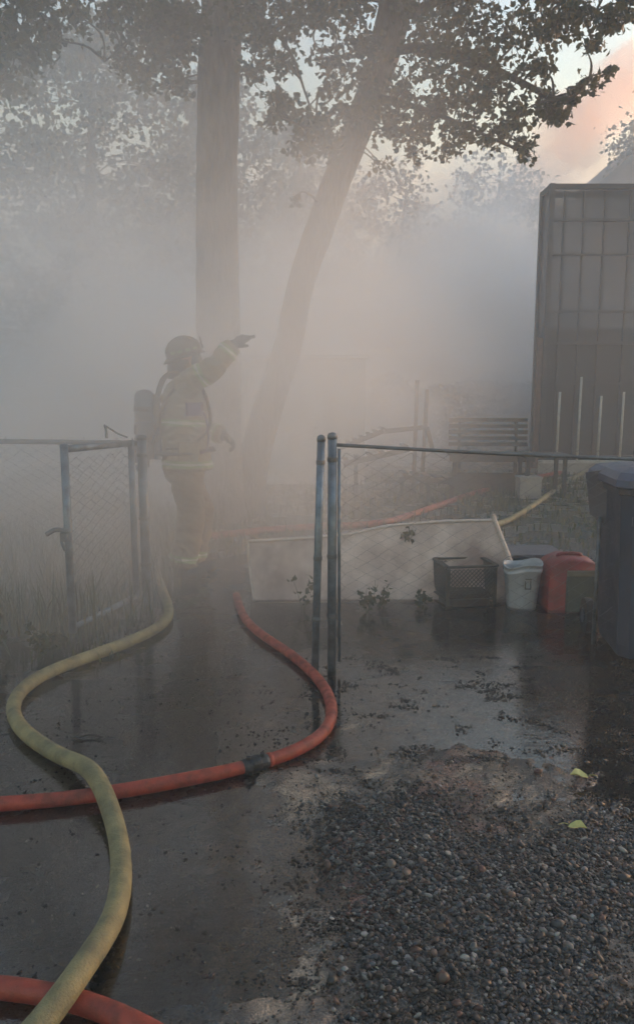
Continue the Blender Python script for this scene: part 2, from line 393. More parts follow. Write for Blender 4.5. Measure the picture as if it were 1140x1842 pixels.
# ------------------------------------------------------------------ gravel (nobody could count it)
def ico(sub):
    t = (1 + 5 ** .5) / 2
    v = [(-1, t, 0), (1, t, 0), (-1, -t, 0), (1, -t, 0), (0, -1, t), (0, 1, t), (0, -1, -t), (0, 1, -t), (t, 0, -1), (t, 0, 1), (-t, 0, -1), (-t, 0, 1)]
    v = [Vector(p).normalized() for p in v]
    f = [(0, 11, 5), (0, 5, 1), (0, 1, 7), (0, 7, 10), (0, 10, 11), (1, 5, 9), (5, 11, 4), (11, 10, 2), (10, 7, 6), (7, 1, 8), (3, 9, 4), (3, 4, 2), (3, 2, 6), (3, 6, 8), (3, 8, 9), (4, 9, 5), (2, 4, 11), (6, 2, 10), (8, 6, 7), (9, 8, 1)]
    for _ in range(sub):
        c = {}; nf = []
        def mid(a, b):
            k = (min(a, b), max(a, b))
            if k not in c: v.append(((v[a] + v[b]) / 2).normalized()); c[k] = len(v) - 1
            return c[k]
        for a, b_, d in f:
            e, g, h = mid(a, b_), mid(b_, d), mid(d, a); nf += [(a, e, h), (b_, g, e), (d, h, g), (e, g, h)]
        f = nf
    return np.array([tuple(p) for p in v]), np.array(f)
def rand_rot(n, tilt=math.pi):
    a = rng.normal(size=(n, 4)); a /= np.linalg.norm(a, axis=1)[:, None]; q0, q1, q2, q3 = a.T
    return np.stack([1 - 2 * (q2 * q2 + q3 * q3), 2 * (q1 * q2 - q0 * q3), 2 * (q1 * q3 + q0 * q2), 2 * (q1 * q2 + q0 * q3), 1 - 2 * (q1 * q1 + q3 * q3), 2 * (q2 * q3 - q0 * q1), 2 * (q1 * q3 - q0 * q2), 2 * (q2 * q3 + q0 * q1), 1 - 2 * (q1 * q1 + q2 * q2)], -1).reshape(n, 3, 3)
def stones(name, pos, size, pal, mat_, sub, flat=.6):
    bv, bf = ico(sub); n = len(pos)
    S = np.stack([1 + .35 * rng.random(n), .75 + .25 * rng.random(n), flat * (.7 + .6 * rng.random(n))], -1)
    lump = 1 + .16 * (rng.random((n, len(bv))) - .5)
    V = bv[None] * lump[..., None] * S[:, None] * size[:, None, None]
    th = rng.random(n) * 6.283; ct, st = np.cos(th), np.sin(th)
    X = V[..., 0] * ct[:, None] - V[..., 1] * st[:, None]; Y = V[..., 0] * st[:, None] + V[..., 1] * ct[:, None]
    tx = rng.normal(0, .35, n)[:, None]; Z = V[..., 2] + X * tx
    V = np.stack([X, Y, Z], -1) + pos[:, None]
    F = (bf[None] + (np.arange(n) * len(bv))[:, None, None]).reshape(-1, 3)
    c = np.array(pal)[rng.integers(0, len(pal), n)] * (.7 + .6 * rng.random(n))[:, None]
    c = c * (.35 + 1.3 * rng.random(n) ** 1.5)[:, None]; C = np.repeat(c, len(bv), 0)
    return np_mesh(name, V.reshape(-1, 3), F, mat_, cols=C, smooth=sub > 0)
m, nt, N, L, P = nodes_of('wet_stone'); a_ = N.new('ShaderNodeAttribute'); a_.attribute_name = 'Col'
tc = N.new('ShaderNodeTexCoord'); n0 = N.new('ShaderNodeTexNoise'); n0.inputs['Scale'].default_value = 220; L.new(tc.outputs['Object'], n0.inputs['Vector'])
mul = N.new('ShaderNodeMix'); mul.data_type = 'RGBA'; mul.blend_type = 'MULTIPLY'; mul.inputs[0].default_value = .6
L.new(a_.outputs['Color'], mul.inputs[6]); L.new(n0.outputs['Color'], mul.inputs[7]); L.new(mul.outputs[2], P.inputs['Base Color'])
P.inputs['Roughness'].default_value = .5; P.inputs['Specular IOR Level'].default_value = .4
M['stone'] = m
blue = [tuple(v * .42 for v in q) for q in [(.15, .155, .17), (.12, .13, .15), (.09, .10, .12), (.20, .20, .20), (.06, .065, .075), (.05, .05, .05), (.17, .13, .11), (.15, .09, .075), (.30, .30, .29), (.11, .11, .11), (.13, .14, .155), (.55, .53, .50)]]
n = 80000; X = rng.uniform(-.3, 2.4, n); Y = rng.uniform(1.25, 3.2, n); k = heap_soft(X, Y) > rng.random(n) * 1.05 + .12 + .9 * (sstep(.55, .40, fbm(X * 2.2, Y * 2.2, 65)))
k &= fbm(X * 3.5, Y * 3.5, 61) > .30
X, Y = X[k][:30000], Y[k][:30000]; s = rng.gamma(2.6, .00105, len(X)) + .0025
s = np.clip(s, .003, .017)
Z = gh(X, Y, False) + s * .15 + rng.random(len(X)) * .007
tag(stones('gravel', np.stack([X, Y, Z], -1), s, blue, M['stone'], 1), 'blue grey wet pebbles spilled across the lower right of the yard', 'gravel', kind='stuff')
gpal = [tuple(v * .65 for v in q) for q in [(.07, .05, .04), (.10, .06, .045), (.13, .075, .06), (.05, .045, .04), (.16, .13, .11), (.035, .032, .03), (.22, .19, .16), (.4, .37, .33)]]
n = 150000; X = rng.uniform(-2.0, 3.0, n); Y = 1.25 + 4.75 * rng.random(n) ** 1.5
dens = .16 + .85 * heap_soft(X, Y) + .75 * blob(X, Y, REDS, 62, .6) + .35 * (fbm(X * 2.5, Y * 2.5, 63) > .55) * (X > -.2) * (Y < 3.4)
k = rng.random(n) < dens; X, Y = X[k][:52000], Y[k][:52000]; s = rng.uniform(.0018, .0060, len(X))
Z = gh(X, Y, False) + s * .3
tag(stones('grit', np.stack([X, Y, Z], -1), s, gpal, M['stone'], 0), 'fine reddish brown grit scattered over the wet mud', 'grit', kind='stuff')
n = 9000; X = rng.uniform(-.4, 2.4, n); Y = rng.uniform(1.25, 3.6, n); k = heap_soft(X, Y) * .8 + .03 > rng.random(n); X, Y = X[k], Y[k]; s = rng.gamma(4, .0013, len(X)) + .002
tag(stones('stone_chips', np.stack([X, Y, gh(X, Y, False) + s * .3 + .004], -1), s, [(.03, .032, .036), (.05, .05, .052), (.09, .06, .05), (.02, .02, .022), (.12, .12, .115), (.07, .035, .028)], M['stone'], 0, .55), 'sharp dark stone chips mixed into the gravel', 'gravel', kind='stuff')
# dark clots of leaf litter and charred bits
n = 60000; X = rng.uniform(-1.2, 1.9, n); Y = rng.uniform(1.4, 4.2, n)
cl = fbm(X * 9, Y * 11, 71, 3); dens = sstep(.58, .70, cl) * .8 + .012 + sstep(.52, .62, cl) * .3 * (X > -.1) * (Y < 2.8)
dens *= sstep(-.35, .15, X) * .93 + .07
k = rng.random(n) < dens; X, Y = X[k][:13000], Y[k][:13000]; s = rng.uniform(.0022, .0085, len(X))
Z = np.maximum(gh(X, Y, False), 0) + s * .25
tag(stones('leaf_litter', np.stack([X, Y, Z], -1), s, [(.02, .017, .013), (.03, .024, .018), (.012, .012, .012)], M['stone'], 0, .35), 'dark clots of charred leaf litter on the wet mud', 'debris', kind='stuff')

# ------------------------------------------------------------------ trees
def leaf_cloud(name, pos, size, mat_, parent, fancy=True, droop=.5):
    n = len(pos)
    if fancy:   # a lobed leaf folded along its midrib
        bv = np.array([(0, 0, 0), (.42, .18, .10), (.50, .55, .12), (.18, .72, .05), (0, 1.1, -.08), (-.18, .72, .05), (-.50, .55, .12), (-.42, .18, .10)], float)
        bf = np.array([(0, 1, 2), (0, 2, 3), (0, 3, 4), (0, 4, 5), (0, 5, 6), (0, 6, 7)])
    else:
        bv = np.array([(0, 0, 0), (.5, .5, .12), (0, 1.05, 0), (-.5, .5, .12)], float); bf = np.array([(0, 1, 2), (0, 2, 3)])
    Rm = rand_rot(n)
    V = np.einsum('nij,kj->nki', Rm, bv) * size[:, None, None] + pos[:, None]
    F = (bf[None] + (np.arange(n) * len(bv))[:, None, None]).reshape(-1, 3)
    root = world_off(parent) if parent else Vector((0, 0, 0))
    V = V - np.array(root)
    o = np_mesh(name, V.reshape(-1, 3), F, mat_, parent)
    return o
def bark_tube(mb, pts, rads, seg=28, amp=.07, seed=0, n=14):
    P_ = spline(pts, n); rr = lerp_list(rads, len(P_))
    return mb.tube(P_, rr, seg, jitter=lambda i, k: 1 + amp * (fbm(np.array(k * .9 * 28 / seg), np.array(i * .35), seed) - .5) * 2 + .03 * math.sin(k * 2.1 + i * .13))
class Tree:
    def __init__(s, name, label, base, group=None):
        s.root = thing(name, label, 'tree', base, group); s.limbs = []; s.clumps = []
    def trunk(s, pts, rads, seed=0, mat_=None, seg=28):
        mb = MB(); bark_tube(mb, pts, rads, seg, .08, seed); mb.build('trunk', mat_ or M['bark'], s.root, True)
        s.limbs += [(p, r) for p, r in zip(spline(pts, 8), lerp_list(rads, 8 * (len(pts) - 1) + 1))]
    def branch(s, pts, r0, r1, mat_=None):
        pts = [Vector(p) for p in pts]; mb = MB(); P_ = spline(pts, 6)
        mb.tube(P_, list(np.linspace(r0, r1, len(P_))), 8, jitter=lambda i, k: 1 + .12 * math.sin(i * 1.7 + k)); mb.build('branch', mat_ or M['bark2'], s.root, True)
        s.limbs += [(p, 0) for p in P_]
    def foliage(s, clumps, size=.06, per=150, mat_=None, fancy=True, twigs=True, singles=0, name='crown'):
        """clumps: (centre Vector, radius, weight)"""
        pos = []; tw = MB(); lim = np.array([tuple(p) for p, _ in s.limbs])
        for c, r, wgt in clumps:
            n = int(per * wgt)
            ns = 7
            c = Vector(c)
            j = int(np.argmin(np.linalg.norm(lim - np.array(c), axis=1) + .25 * rng.random(len(lim))))
            a = Vector(lim[j]); mid = (a + c) / 2 + Vector((random.uniform(-.1, .1), random.uniform(-.1, .1), .12 * (c - a).length))
            if twigs: tw.tube(spline([a, mid, c], 4), lerp_list([.016, .006], 9), 4)
            # sub-sprays: leaves hang along little twigs
            for q in range(ns):
                d = Vector(rng.normal(size=3)); d.normalize(); d.z *= .75
                e = c + d * r * random.uniform(.7, 1.15)
                if twigs: tw.tube([c, (c + e) / 2 + Vector((0, 0, .04)), e], [.006, .004, .002], 3)
                m_ = max(1, n // ns); t = rng.random(m_) ** .7
                P_ = np.array(c)[None] + (np.array(e) - np.array(c))[None] * t[:, None] + rng.normal(0, .28 * r, (m_, 3))
                pos.append(P_)
        pos = np.concatenate(pos); sz = size * rng.uniform(.65, 1.25, len(pos))
        if twigs: tag(tw.build('twigs', M['bark2'], s.root), kind='stuff')
        if singles:
            pick = rng.permutation(len(pos))[:singles]; keep = np.ones(len(pos), bool); keep[pick] = False
            me = None
            proto = leaf_cloud('leaf', np.zeros((1, 3)), np.array([1.0]), mat_ or M['leaf'], None)
            me = proto.data; bpy.data.objects.remove(proto)
            off = world_off(s.root)
            for k_ in pick:
                o = bpy.data.objects.new('leaf', me); COL.objects.link(o); o.parent = s.root
                o.location = Vector(pos[k_]) - off; o.rotation_euler = [random.uniform(0, 6.28) for _ in range(3)]; o.scale = [float(sz[k_]) * 1.1] * 3
            pos = pos[keep]; sz = sz[keep]
        tag(leaf_cloud(name, pos, sz, mat_ or M['leaf'], s.root, fancy), kind='stuff')

def clumps_px(lst, spread=1.0, n_per=1):
    """lst: (px, py, radius_px, Y, weight) -> clump centres at their own distance"""
    out = []
    for px, py, rp, Y, wg in lst:
        for _ in range(n_per):
            yy = Y + random.uniform(-spread, spread)
            out.append((at(px + random.uniform(-.6, .6) * rp * .6, py + random.uniform(-.6, .6) * rp * .6, yy), rp * yy / FPX, wg))
    return out

# big upright trunk behind the firefighter
T1 = Tree('tree', 'tall straight thick trunked tree directly behind the firefighter', at(393, 935, 9).xyz * 1 - Vector((0, 0, at(393, 935, 9).z)))
T1.trunk([at(396, 950, 9), at(394, 860, 9), at(394, 700, 9), at(391, 500, 9), at(390, 350, 9), at(393, 180, 9), at(398, 60, 9), at(400, -80, 9.05), at(410, -260, 9.1), at(420, -520, 9.2)],
         [.34, .27, .245, .232, .225, .225, .22, .21, .17, .09], 3)
T1.branch([at(405, 20, 9), at(500, -60, 8.6), at(640, -100, 8.0), at(760, -80, 7.4)], .07, .02)
T1.branch([at(385, -20, 9), at(280, -70, 8.5), at(160, -60, 8.0), at(20, -50, 7.6)], .07, .02)
T1.branch([at(415, 60, 9), at(470, 40, 8.5), at(520, 90, 8.0), at(560, 200, 7.8)], .035, .008)
T1.branch([at(380, 60, 9), at(330, 30, 8.6), at(250, 60, 8.2), at(190, 110, 8.0)], .035, .008)
c1 = [(40, 20, 55, 7.8, 1.3), (90, 60, 40, 7.8, .9), (15, 80, 40, 7.8, 1.0), (20, 150, 38, 8.5, .8), (60, 110, 30, 8, .6), (140, 20, 30, 7.8, .5), (230, 10, 45, 8, 1.2), (300, 30, 50, 8.4, 1.5), (270, 80, 45, 8.6, 1.2), (330, 90, 40, 8.6, 1.4), (225, 110, 30, 8.2, .6),
      (320, 150, 32, 9.2, .8), (260, 130, 28, 8.4, .5), (200, 45, 30, 8, .6), (345, 40, 40, 8.4, 1.3), (450, 20, 45, 8.5, 1.3), (470, 80, 38, 8.4, 1.0), (455, 130, 25, 8.4, .6), (520, 30, 45, 8.2, 1.0), (560, 10, 45, 8, 1.1), (500, 110, 25, 8.2, .5),
      (200, -60, 90, 8, 2), (60, -70, 90, 8, 2), (340, -60, 90, 8.5, 2), (480, -60, 80, 8.5, 2), (620, -70, 80, 8, 2), (-60, 40, 70, 8, 1.6), (-60, 150, 60, 8.4, 1.2)]
T1.foliage(clumps_px(c1, .5, 3), .062, 80, singles=150)

# leaning tree
T2 = Tree('tree', 'slender tree leaning to the right, its trunk forming a long curve', at(448, 925, 9.6) - Vector((0, 0, at(448, 925, 9.6).z)))
T2.trunk([at(440, 945, 9.6), at(452, 850, 9.6), at(482, 735, 9.6), at(516, 630, 9.6), at(541, 510, 9.6), at(572, 420, 9.55), at(604, 330, 9.5), at(640, 240, 9.4), at(674, 150, 9.3), at(700, 60, 9.2), at(722, -40, 9.1), at(760, -200, 9), at(800, -380, 9)],
         [.26, .195, .175, .165, .155, .165, .160, .158, .165, .18, .17, .12, .06], 11)
T2.branch([at(650, 220, 9.4), at(610, 190, 9.0), at(570, 230, 8.6), at(500, 210, 8.2)], .045, .01)
T2.branch([at(690, 90, 9.3), at(790, 90, 8.8), at(900, 130, 8.3), at(1010, 180, 7.8), at(1060, 140, 7.5)], .06, .01)
T2.branch([at(700, 40, 9.2), at(800, 0, 8.6), at(930, -10, 8), at(1100, 30, 7.4)], .06, .01)
T2.branch([at(665, 170, 9.3), at(740, 190, 9), at(820, 220, 8.7), at(930, 270, 8.4)], .045, .01)
T2.branch([at(710, 0, 9.2), at(620, 0, 8.8), at(560, 50, 8.4)], .04, .01)
T2.branch([at(585, 375, 9.5), at(548, 345, 9.3), at(525, 360, 9.1)], .018, .005)
c2 = [(600, 30, 45, 8.4, 1.2), (640, 80, 40, 8.6, 1.2), (590, 100, 36, 8.4, .8), (650, 140, 34, 9, 1.0), (600, 160, 28, 8.5, .5), (520, 190, 30, 8.3, .8), (560, 225, 34, 8.4, 1.2), (600, 250, 34, 8.6, 1.3), (545, 270, 26, 8.6, .7), (500, 170, 22, 8.2, .4), (490, 215, 18, 8.3, .3), (620, 205, 30, 9, .9),
      (760, 40, 60, 8.8, 2), (840, 30, 55, 8.4, 1.7), (780, 110, 50, 9, 1.8), (720, 160, 42, 9, 1.4), (790, 180, 40, 8.9, 1.4), (700, 230, 34, 9, 1.1), (750, 230, 34, 8.8, 1.1), (850, 110, 45, 8.6, 1.4), (860, 180, 42, 8.6, 1.2), (820, 235, 30, 8.6, .8), (920, 60, 50, 8.2, 1.4), (900, 150, 42, 8.3, 1.2), (930, 210, 34, 8.2, .9),
      (890, 245, 28, 8.4, .7), (940, 270, 26, 8.4, .6), (975, 180, 34, 8, .9), (1000, 215, 26, 7.9, .6), (985, 60, 45, 7.9, 1.2), (1040, 30, 40, 7.6, 1.0), (1090, 40, 30, 7.4, .7), (1060, 80, 22, 7.5, .3), (1120, 10, 34, 7.4, .7), (1030, 175, 18, 7.7, .35), (1065, 150, 16, 7.5, .3), (1095, 125, 12, 7.4, .18), (960, 120, 30, 8, .7),
      (800, 270, 22, 8.8, .4), (740, 275, 20, 9, .3), (685, 300, 18, 9.2, .2), (530, 360, 14, 9.1, .1), (640, 10, 40, 8.8, 1), (700, -60, 90, 8.8, 2.2), (850, -70, 90, 8.4, 2.2), (1000, -60, 80, 7.8, 1.8), (1150, -50, 70, 7.4, 1.6)]
T2.foliage(clumps_px(c2, .4, 2), .062, 92, singles=150)

# out-of-view crown foliage added over the yard to darken the foreground
for T_, cx_, lst in ((T1, -1.5, ((-3, 4.5), (-1, 3), (-3.5, 1.5), (-1.5, .5), (-4.5, 3.5), (-2.5, 6), (-5, 6))), (T2, 2.0, ((1, 5.5), (2.5, 4), (3.5, 2), (1.2, 2.2), (3, 6), (1, .2), (3.8, -.5), (.3, 3.9)))):
    st = T_.limbs[-1][0] if False else Vector((cx_, 8.8, 7.2))
    over = []
    for ox, oy in lst:
        e_ = Vector((ox, oy, 6.3 + random.uniform(-.3, .8)))
        T_.branch([st + Vector((0, .3, 0)), (st + e_) / 2 + Vector((0, 0, .5)), e_], .06, .02)
        for _ in range(9): over.append((e_ + Vector((random.uniform(-1.1, 1.1), random.uniform(-1.1, 1.1), random.uniform(-.25, .5))), .5, 1))
    T_.foliage(over, .085, 75, name='added_shade_crown')

# trees beyond the smoke
def far_tree(name, label, px, Y, top_py, wpx, n, seed, size=.12, low_py=760, holes=.35):
    base = at(px, 800, Y); base.z = 0
    t = Tree(name, label, base, None)
    top = at(px, top_py, Y); Hh = top.z
    t.trunk([base - Vector((0, 0, .2)), base + Vector((.1, 0, Hh * .3)), base + Vector((-.1, 0, Hh * .6)), base + Vector((.05, 0, Hh * .92))], [.25, .2, .13, .04], seed, seg=12)
    cl = []; zlow = at(px, low_py, Y).z; rw = wpx * Y / FPX
    for k in range(n):
        u = random.random(); zz = zlow + (Hh - zlow) * u; wd = rw * (math.sin(math.pi * min(1, .18 + .8 * u)) ** .6)
        a = random.uniform(0, 6.283); rr = wd * math.sqrt(random.random())
        cl.append((Vector((base.x + math.cos(a) * rr, base.y + math.sin(a) * rr * .55, max(zz, .3))), random.uniform(.35, .65) * Y / 17, 1))
    t.foliage(cl, size, 60, M['leaf_far'], False, True)
    return t
far_tree('broadleaf_tree', 'smoke veiled leafy tree filling the left edge above the chain fence', -60, 15, -60, 230, 210, 41, .12, 760)
far_tree('broadleaf_tree', 'hazy tree with small gaps of light, left of the straight trunk', 190, 17, 60, 210, 230, 42, .12, 760)
far_tree('broadleaf_tree', 'hazy rounded tree seen right behind the straight trunk', 390, 18, 150, 150, 150, 43, .125, 700)
far_tree('broadleaf_tree', 'dim tree in smoke between the straight and the leaning trunk', 540, 20, 240, 130, 120, 44, .13, 700)
far_tree('broadleaf_tree', 'low dim tree in smoke to the right of the leaning trunk', 720, 23, 300, 150, 80, 45, .14, 700)
far_tree('broadleaf_tree', 'far dim tree beside the dark tall enclosure', 880, 26, 285, 130, 75, 46, .15, 700)
far_tree('small_tree', 'small dark sprig of a tree standing over the slanted roof', 1108, 25, 232, 26, 7, 47, .15, 300)

# ------------------------------------------------------------------ houses beyond
hs = thing('house', 'dark gabled house rising behind the tall screened enclosure', 'house', (12, 25, 0))
Yh = 24.0; e0 = at(950, 452, Yh); pk = at(1330, 120, Yh); e1 = Vector((2 * pk.x - e0.x, Yh, e0.z)); dep = 9
mb = MB(); mb.add([(e0.x, Yh, 0), (e1.x, Yh, 0), (e1.x, Yh, e0.z), (pk.x, Yh, pk.z - .02), (e0.x, Yh, e0.z), (e0.x, Yh + dep, 0), (e1.x, Yh + dep, 0), (e1.x, Yh + dep, e0.z), (pk.x, Yh + dep, pk.z - .02), (e0.x, Yh + dep, e0.z)],
                  [(0, 1, 2, 3, 4), (9, 8, 7, 6, 5), (0, 4, 9, 5), (1, 6, 7, 2), (0, 5, 6, 1), (4, 3, 8, 9), (3, 2, 7, 8)]); mb.build('wall', M['siding'], hs)
for sgn, ee in ((1, e0), (-1, e1)):
    ex = ee + (ee - pk).normalized() * .45
    mb = MB(); mb.add([(ex.x, Yh - .4, ex.z), (pk.x, Yh - .4, pk.z), (pk.x, Yh + dep + .4, pk.z), (ex.x, Yh + dep + .4, ex.z), (ex.x, Yh - .4, ex.z + .22), (pk.x, Yh - .4, pk.z + .22), (pk.x, Yh + dep + .4, pk.z + .22), (ex.x, Yh + dep + .4, ex.z + .22)],
                      [(3, 2, 1, 0), (4, 5, 6, 7), (0, 1, 5, 4), (1, 2, 6, 5), (2, 3, 7, 6), (3, 0, 4, 7)]); mb.build('roof', M['roof'], hs)
for wx_ in (-2.5, 1.5):
    wd = MB(); c = Vector((pk.x + wx_, Yh - .04, 4.2)); wd.box(c, (1.3, .1, 1.5)); wo_ = wd.build('window', M['paint'], hs)
    MB().box(c + Vector((0, -.06, 0)), (1.1, .03, 1.3)).build('pane', M['glass'], wo_)

Yc = 12.4; A = at(428, 648, Yc); B_ = at(657, 648, Yc); zt = A.z
ou = thing('outbuilding', 'pale outbuilding with a closed white door, lost in the smoke', 'shed', ((A.x + B_.x) / 2, Yc, 0))
mb = MB(); mb.box(((A.x + B_.x) / 2, Yc + 1.2, zt / 2), (B_.x - A.x, 2.4, zt)); mb.build('wall', M['paint'], ou)
MB().box(((A.x + B_.x) / 2, Yc + 1.2, zt + .06), (B_.x - A.x + .10, 2.5, .05)).build('roof', M['paint'], ou)
d0, d1 = at(437, 700, Yc).x, at(587, 700, Yc).x
dr = MB().box(((d0 + d1) / 2, Yc - .02, zt * .46 + .03), (d1 - d0 - .12, .05, zt * .92)).build('door', M['doorpaint'], ou)
for i_ in range(2): MB().box(((d0 + d1) / 2, Yc - .052, .55 + i_ * .8), (d1 - d0 - .45, .014, .6)).build('panel', M['doorpaint'], dr)
MB().ball((d1 - .16, Yc - .08, .95), .03).build('door_knob', M['galv_dark'], dr)
for xx in (d0, d1): MB().box((xx, Yc - .03, zt * .47), (.09, .08, zt * .94 - .02)).build('door_frame', M['paint'], ou)

# dark hedge beyond the bench
hd = thing('hedge', 'dark leafy hedge behind the bench and the garden stakes', 'hedge', (3.0, 18.0, 0))
pos = np.stack([rng.uniform(1.2, 5.1, 9000), 18.0 + rng.uniform(-.45, .45, 9000), .02 + rng.random(9000) ** .8 * 1.75], -1)
pos[:, 2] *= .82 + .3 * vnoise(pos[:, 0] * 1.5, pos[:, 1] * 0 + 3, 5)
tag(leaf_cloud('foliage', pos, rng.uniform(.06, .11, 9000), M['leaf_far'], hd, False), kind='stuff')
mb = MB()
for k in range(14): xx = 1.3 + k * .27; mb.tube([(xx, 18.0, 0), (xx + .05, 18.0, .8), (xx - .05, 18.05, 1.5)], [.03, .02, .01], 5)
tag(mb.build('stems', M['bark2'], hd), kind='stuff')

# ------------------------------------------------------------------ tall screened enclosure on the right
Yp = 14.0; L0 = at(982, 580, Yp).x; zt = at(988, 336, Yp).z; zb = at(975, 830, Yp).z; W = 4.6; D = .55
X1 = L0 + W; xL = L0
en = thing('enclosure', 'tall dark screened enclosure with a square steel frame at right', 'enclosure', (L0 + W / 2, Yp + D / 2, 0))
MB().box((L0 + W / 2, Yp + D / 2, zb / 2 - .03), (W + .12, D + .12, zb - .06 + .1)).build('plinth', M['concrete'], en)
for (xx, yy) in ((xL, Yp), (X1, Yp), (xL, Yp + D), (X1, Yp + D)):
    MB().box((xx, yy, (zt + zb) / 2 + .045), (.09, .09, zt - zb + .01)).build('corner_post', M['steelframe'], en)
for z_ in (zt, zb + .06):
    for a, b_ in (((xL, Yp), (X1, Yp)), ((xL, Yp + D), (X1, Yp + D)), ((xL, Yp), (xL, Yp + D)), ((X1, Yp), (X1, Yp + D))):
        a3 = Vector((a[0], a[1], z_ + .003)); b3 = Vector((b_[0], b_[1], z_ + .003)); dd = (b3 - a3).normalized() * .047
        MB().beam(a3 + dd, b3 - dd, .08, .08).build('rail', M['steelframe'], en)
for py_ in (395, 457, 560, 617, 690):
    z_ = at(1050, py_, Yp).z
    MB().box((L0 + W / 2, Yp + .03, z_), (W - .1, .035, .05)).build('crossbar', M['steelframe'], en)
for px_ in (1008, 1043, 1080, 1125, 1165, 1205, 1245, 1285):
    xx = at(px_, 580, Yp).x
    MB().box((xx, Yp + .075, (zt + zb) / 2), (.045, .035, zt - zb - .1)).build('upright', M['steelframe'], en)
for px_, pt in ((1001, 705), (1038, 678), (1075, 712), (1115, 705), (1154, 700), (1193, 700), (1232, 700), (1271, 700)):
    xx = at(px_, 760, Yp).x; z1 = at(px_, pt, Yp).z
    MB().tube([(xx, Yp - .06, zb + .02), (xx + .01, Yp - .06, z1)], .022, 8).build('pale_bar', M['palebar'], en, True)
MB().box((L0 + W / 2, Yp - .075, zb - .0), (W + .1, .07, .05)).build('sill', M['palebar'], en)
MB().box((L0 - .10, Yp + .02, 1.3), (.09, .10, 2.3)).build('brace_post', M['rust'], en)
# shade cloth that lets a little through
m, nt, N, L, P = nodes_of('shade_cloth')
tc = N.new('ShaderNodeTexCoord'); n0 = N.new('ShaderNodeTexNoise'); n0.inputs['Scale'].default_value = 1.3; n0.inputs['Detail'].default_value = 4; L.new(tc.outputs['Object'], n0.inputs['Vector'])
cr = N.new('ShaderNodeValToRGB'); cr.color_ramp.elements[0].color = (.012, .019, .025, 1); cr.color_ramp.elements[1].color = (.03, .042, .05, 1); L.new(n0.outputs['Fac'], cr.inputs[0]); L.new(cr.outputs[0], P.inputs['Base Color'])
P.inputs['Roughness'].default_value = .6
tr = N.new('ShaderNodeBsdfTransparent'); mx = N.new('ShaderNodeMixShader'); mx.inputs[0].default_value = .87
L.new(tr.outputs[0], mx.inputs[1]); L.new(P.outputs[0], mx.inputs[2]); L.new(mx.outputs[0], N['Material Output'].inputs['Surface']); M['shade'] = m
def sheet(name, p0, ux, uz, nx_, nz_, amp, mt, parent, seed):
    vs = []; p0 = Vector(p0); nrm = Vector(ux).cross(Vector(uz)).normalized()
    for j in range(nz_ + 1):
        for i in range(nx_ + 1):
            d = amp * (float(fbm(i * .45, j * .45, seed)) - .5) * (1 if 0 < i < nx_ and 0 < j < nz_ else 0)
            vs.append(p0 + Vector(ux) * i / nx_ + Vector(uz) * j / nz_ + nrm * d)
    fs = [(j * (nx_ + 1) + i, j * (nx_ + 1) + i + 1, (j + 1) * (nx_ + 1) + i + 1, (j + 1) * (nx_ + 1) + i) for j in range(nz_) for i in range(nx_)]
    b = MB(); b.add(vs, fs); return b.build(name, mt, parent, True)
sheet('screen', (xL + .05, Yp + .13, zb + .12), (W - .1, 0, 0), (0, 0, zt - zb - .13), 30, 30, .10, M['shade'], en, 5)
sheet('screen', (xL + .0, Yp + .05, zb + .12), (0, D - .1, 0), (0, 0, zt - zb - .13), 20, 30, .08, M['shade'], en, 6)
sheet('dark_backing', (xL + .1, Yp + .36, zb + .12), (W - .2, 0, 0), (0, .0, at(1050, 600, Yp).z - zb), 30, 20, .16, M['dark_backing'], en, 7)  # dark sheet added behind the screen to darken the enclosure's lower part
MB().beam(at(1075, 770, Yp + .3), at(1120, 690, Yp + .3), .03, .03).build('brace', M['palebar'], en)

# ------------------------------------------------------------------ smoke and haze
def puff_cloud(name, label, balls, mt):
    mb = MB()
    for c_, r_ in balls: mb.ball(c_, (r_, r_, r_ * .9), 18, 12)
    me = bpy.data.meshes.new('tmp'); me.from_pydata([tuple(p) for p in mb.v], [], mb.f); me.update()
    o = bpy.data.objects.new('tmp', me); COL.objects.link(o); m_ = o.modifiers.new('r', 'REMESH'); m_.mode = 'VOXEL'; m_.voxel_size = .22
    dg_ = bpy.context.evaluated_depsgraph_get(); dg_.update(); new = bpy.data.meshes.new_from_object(o.evaluated_get(dg_)); bpy.data.objects.remove(o)
    n_ = len(new.vertices); co = np.empty(n_ * 3); new.vertices.foreach_get('co', co); co = co.reshape(-1, 3); nn = np.empty(n_ * 3); new.vertices.foreach_get('normal', nn); nn = nn.reshape(-1, 3)
    co += nn * ((fbm(co[:, 0] * 1.1 + co[:, 1] * .7, co[:, 2] * 1.1 + co[:, 1] * .5, 91) - .5) * 1.6)[:, None]; new.vertices.foreach_set('co', co.ravel()); new.update()
    new.name = name; new.materials.clear(); new.materials.append(mt)
    ob = bpy.data.objects.new(name, new); COL.objects.link(ob); return tag(ob, label, 'smoke', kind='stuff')
def smoke_mat(name, color, D0, hetero=True, aniso=.3):
    m = bpy.data.materials.new(name); m.use_nodes = True; nt = m.node_tree; N = nt.nodes; L = nt.links; N.clear()
    out = N.new('ShaderNodeOutputMaterial'); pv = N.new('ShaderNodeVolumePrincipled')
    pv.inputs['Color'].default_value = (*color, 1); pv.inputs['Anisotropy'].default_value = aniso
    L.new(pv.outputs[0], out.inputs['Volume'])
    if not hetero: pv.inputs['Density'].default_value = D0; return m, None, None, pv
    return m, N, L, pv
pm, _, _, _ = smoke_mat('plume_air', (1.0, .80, .70), .55, False, .5)
pl_ = []
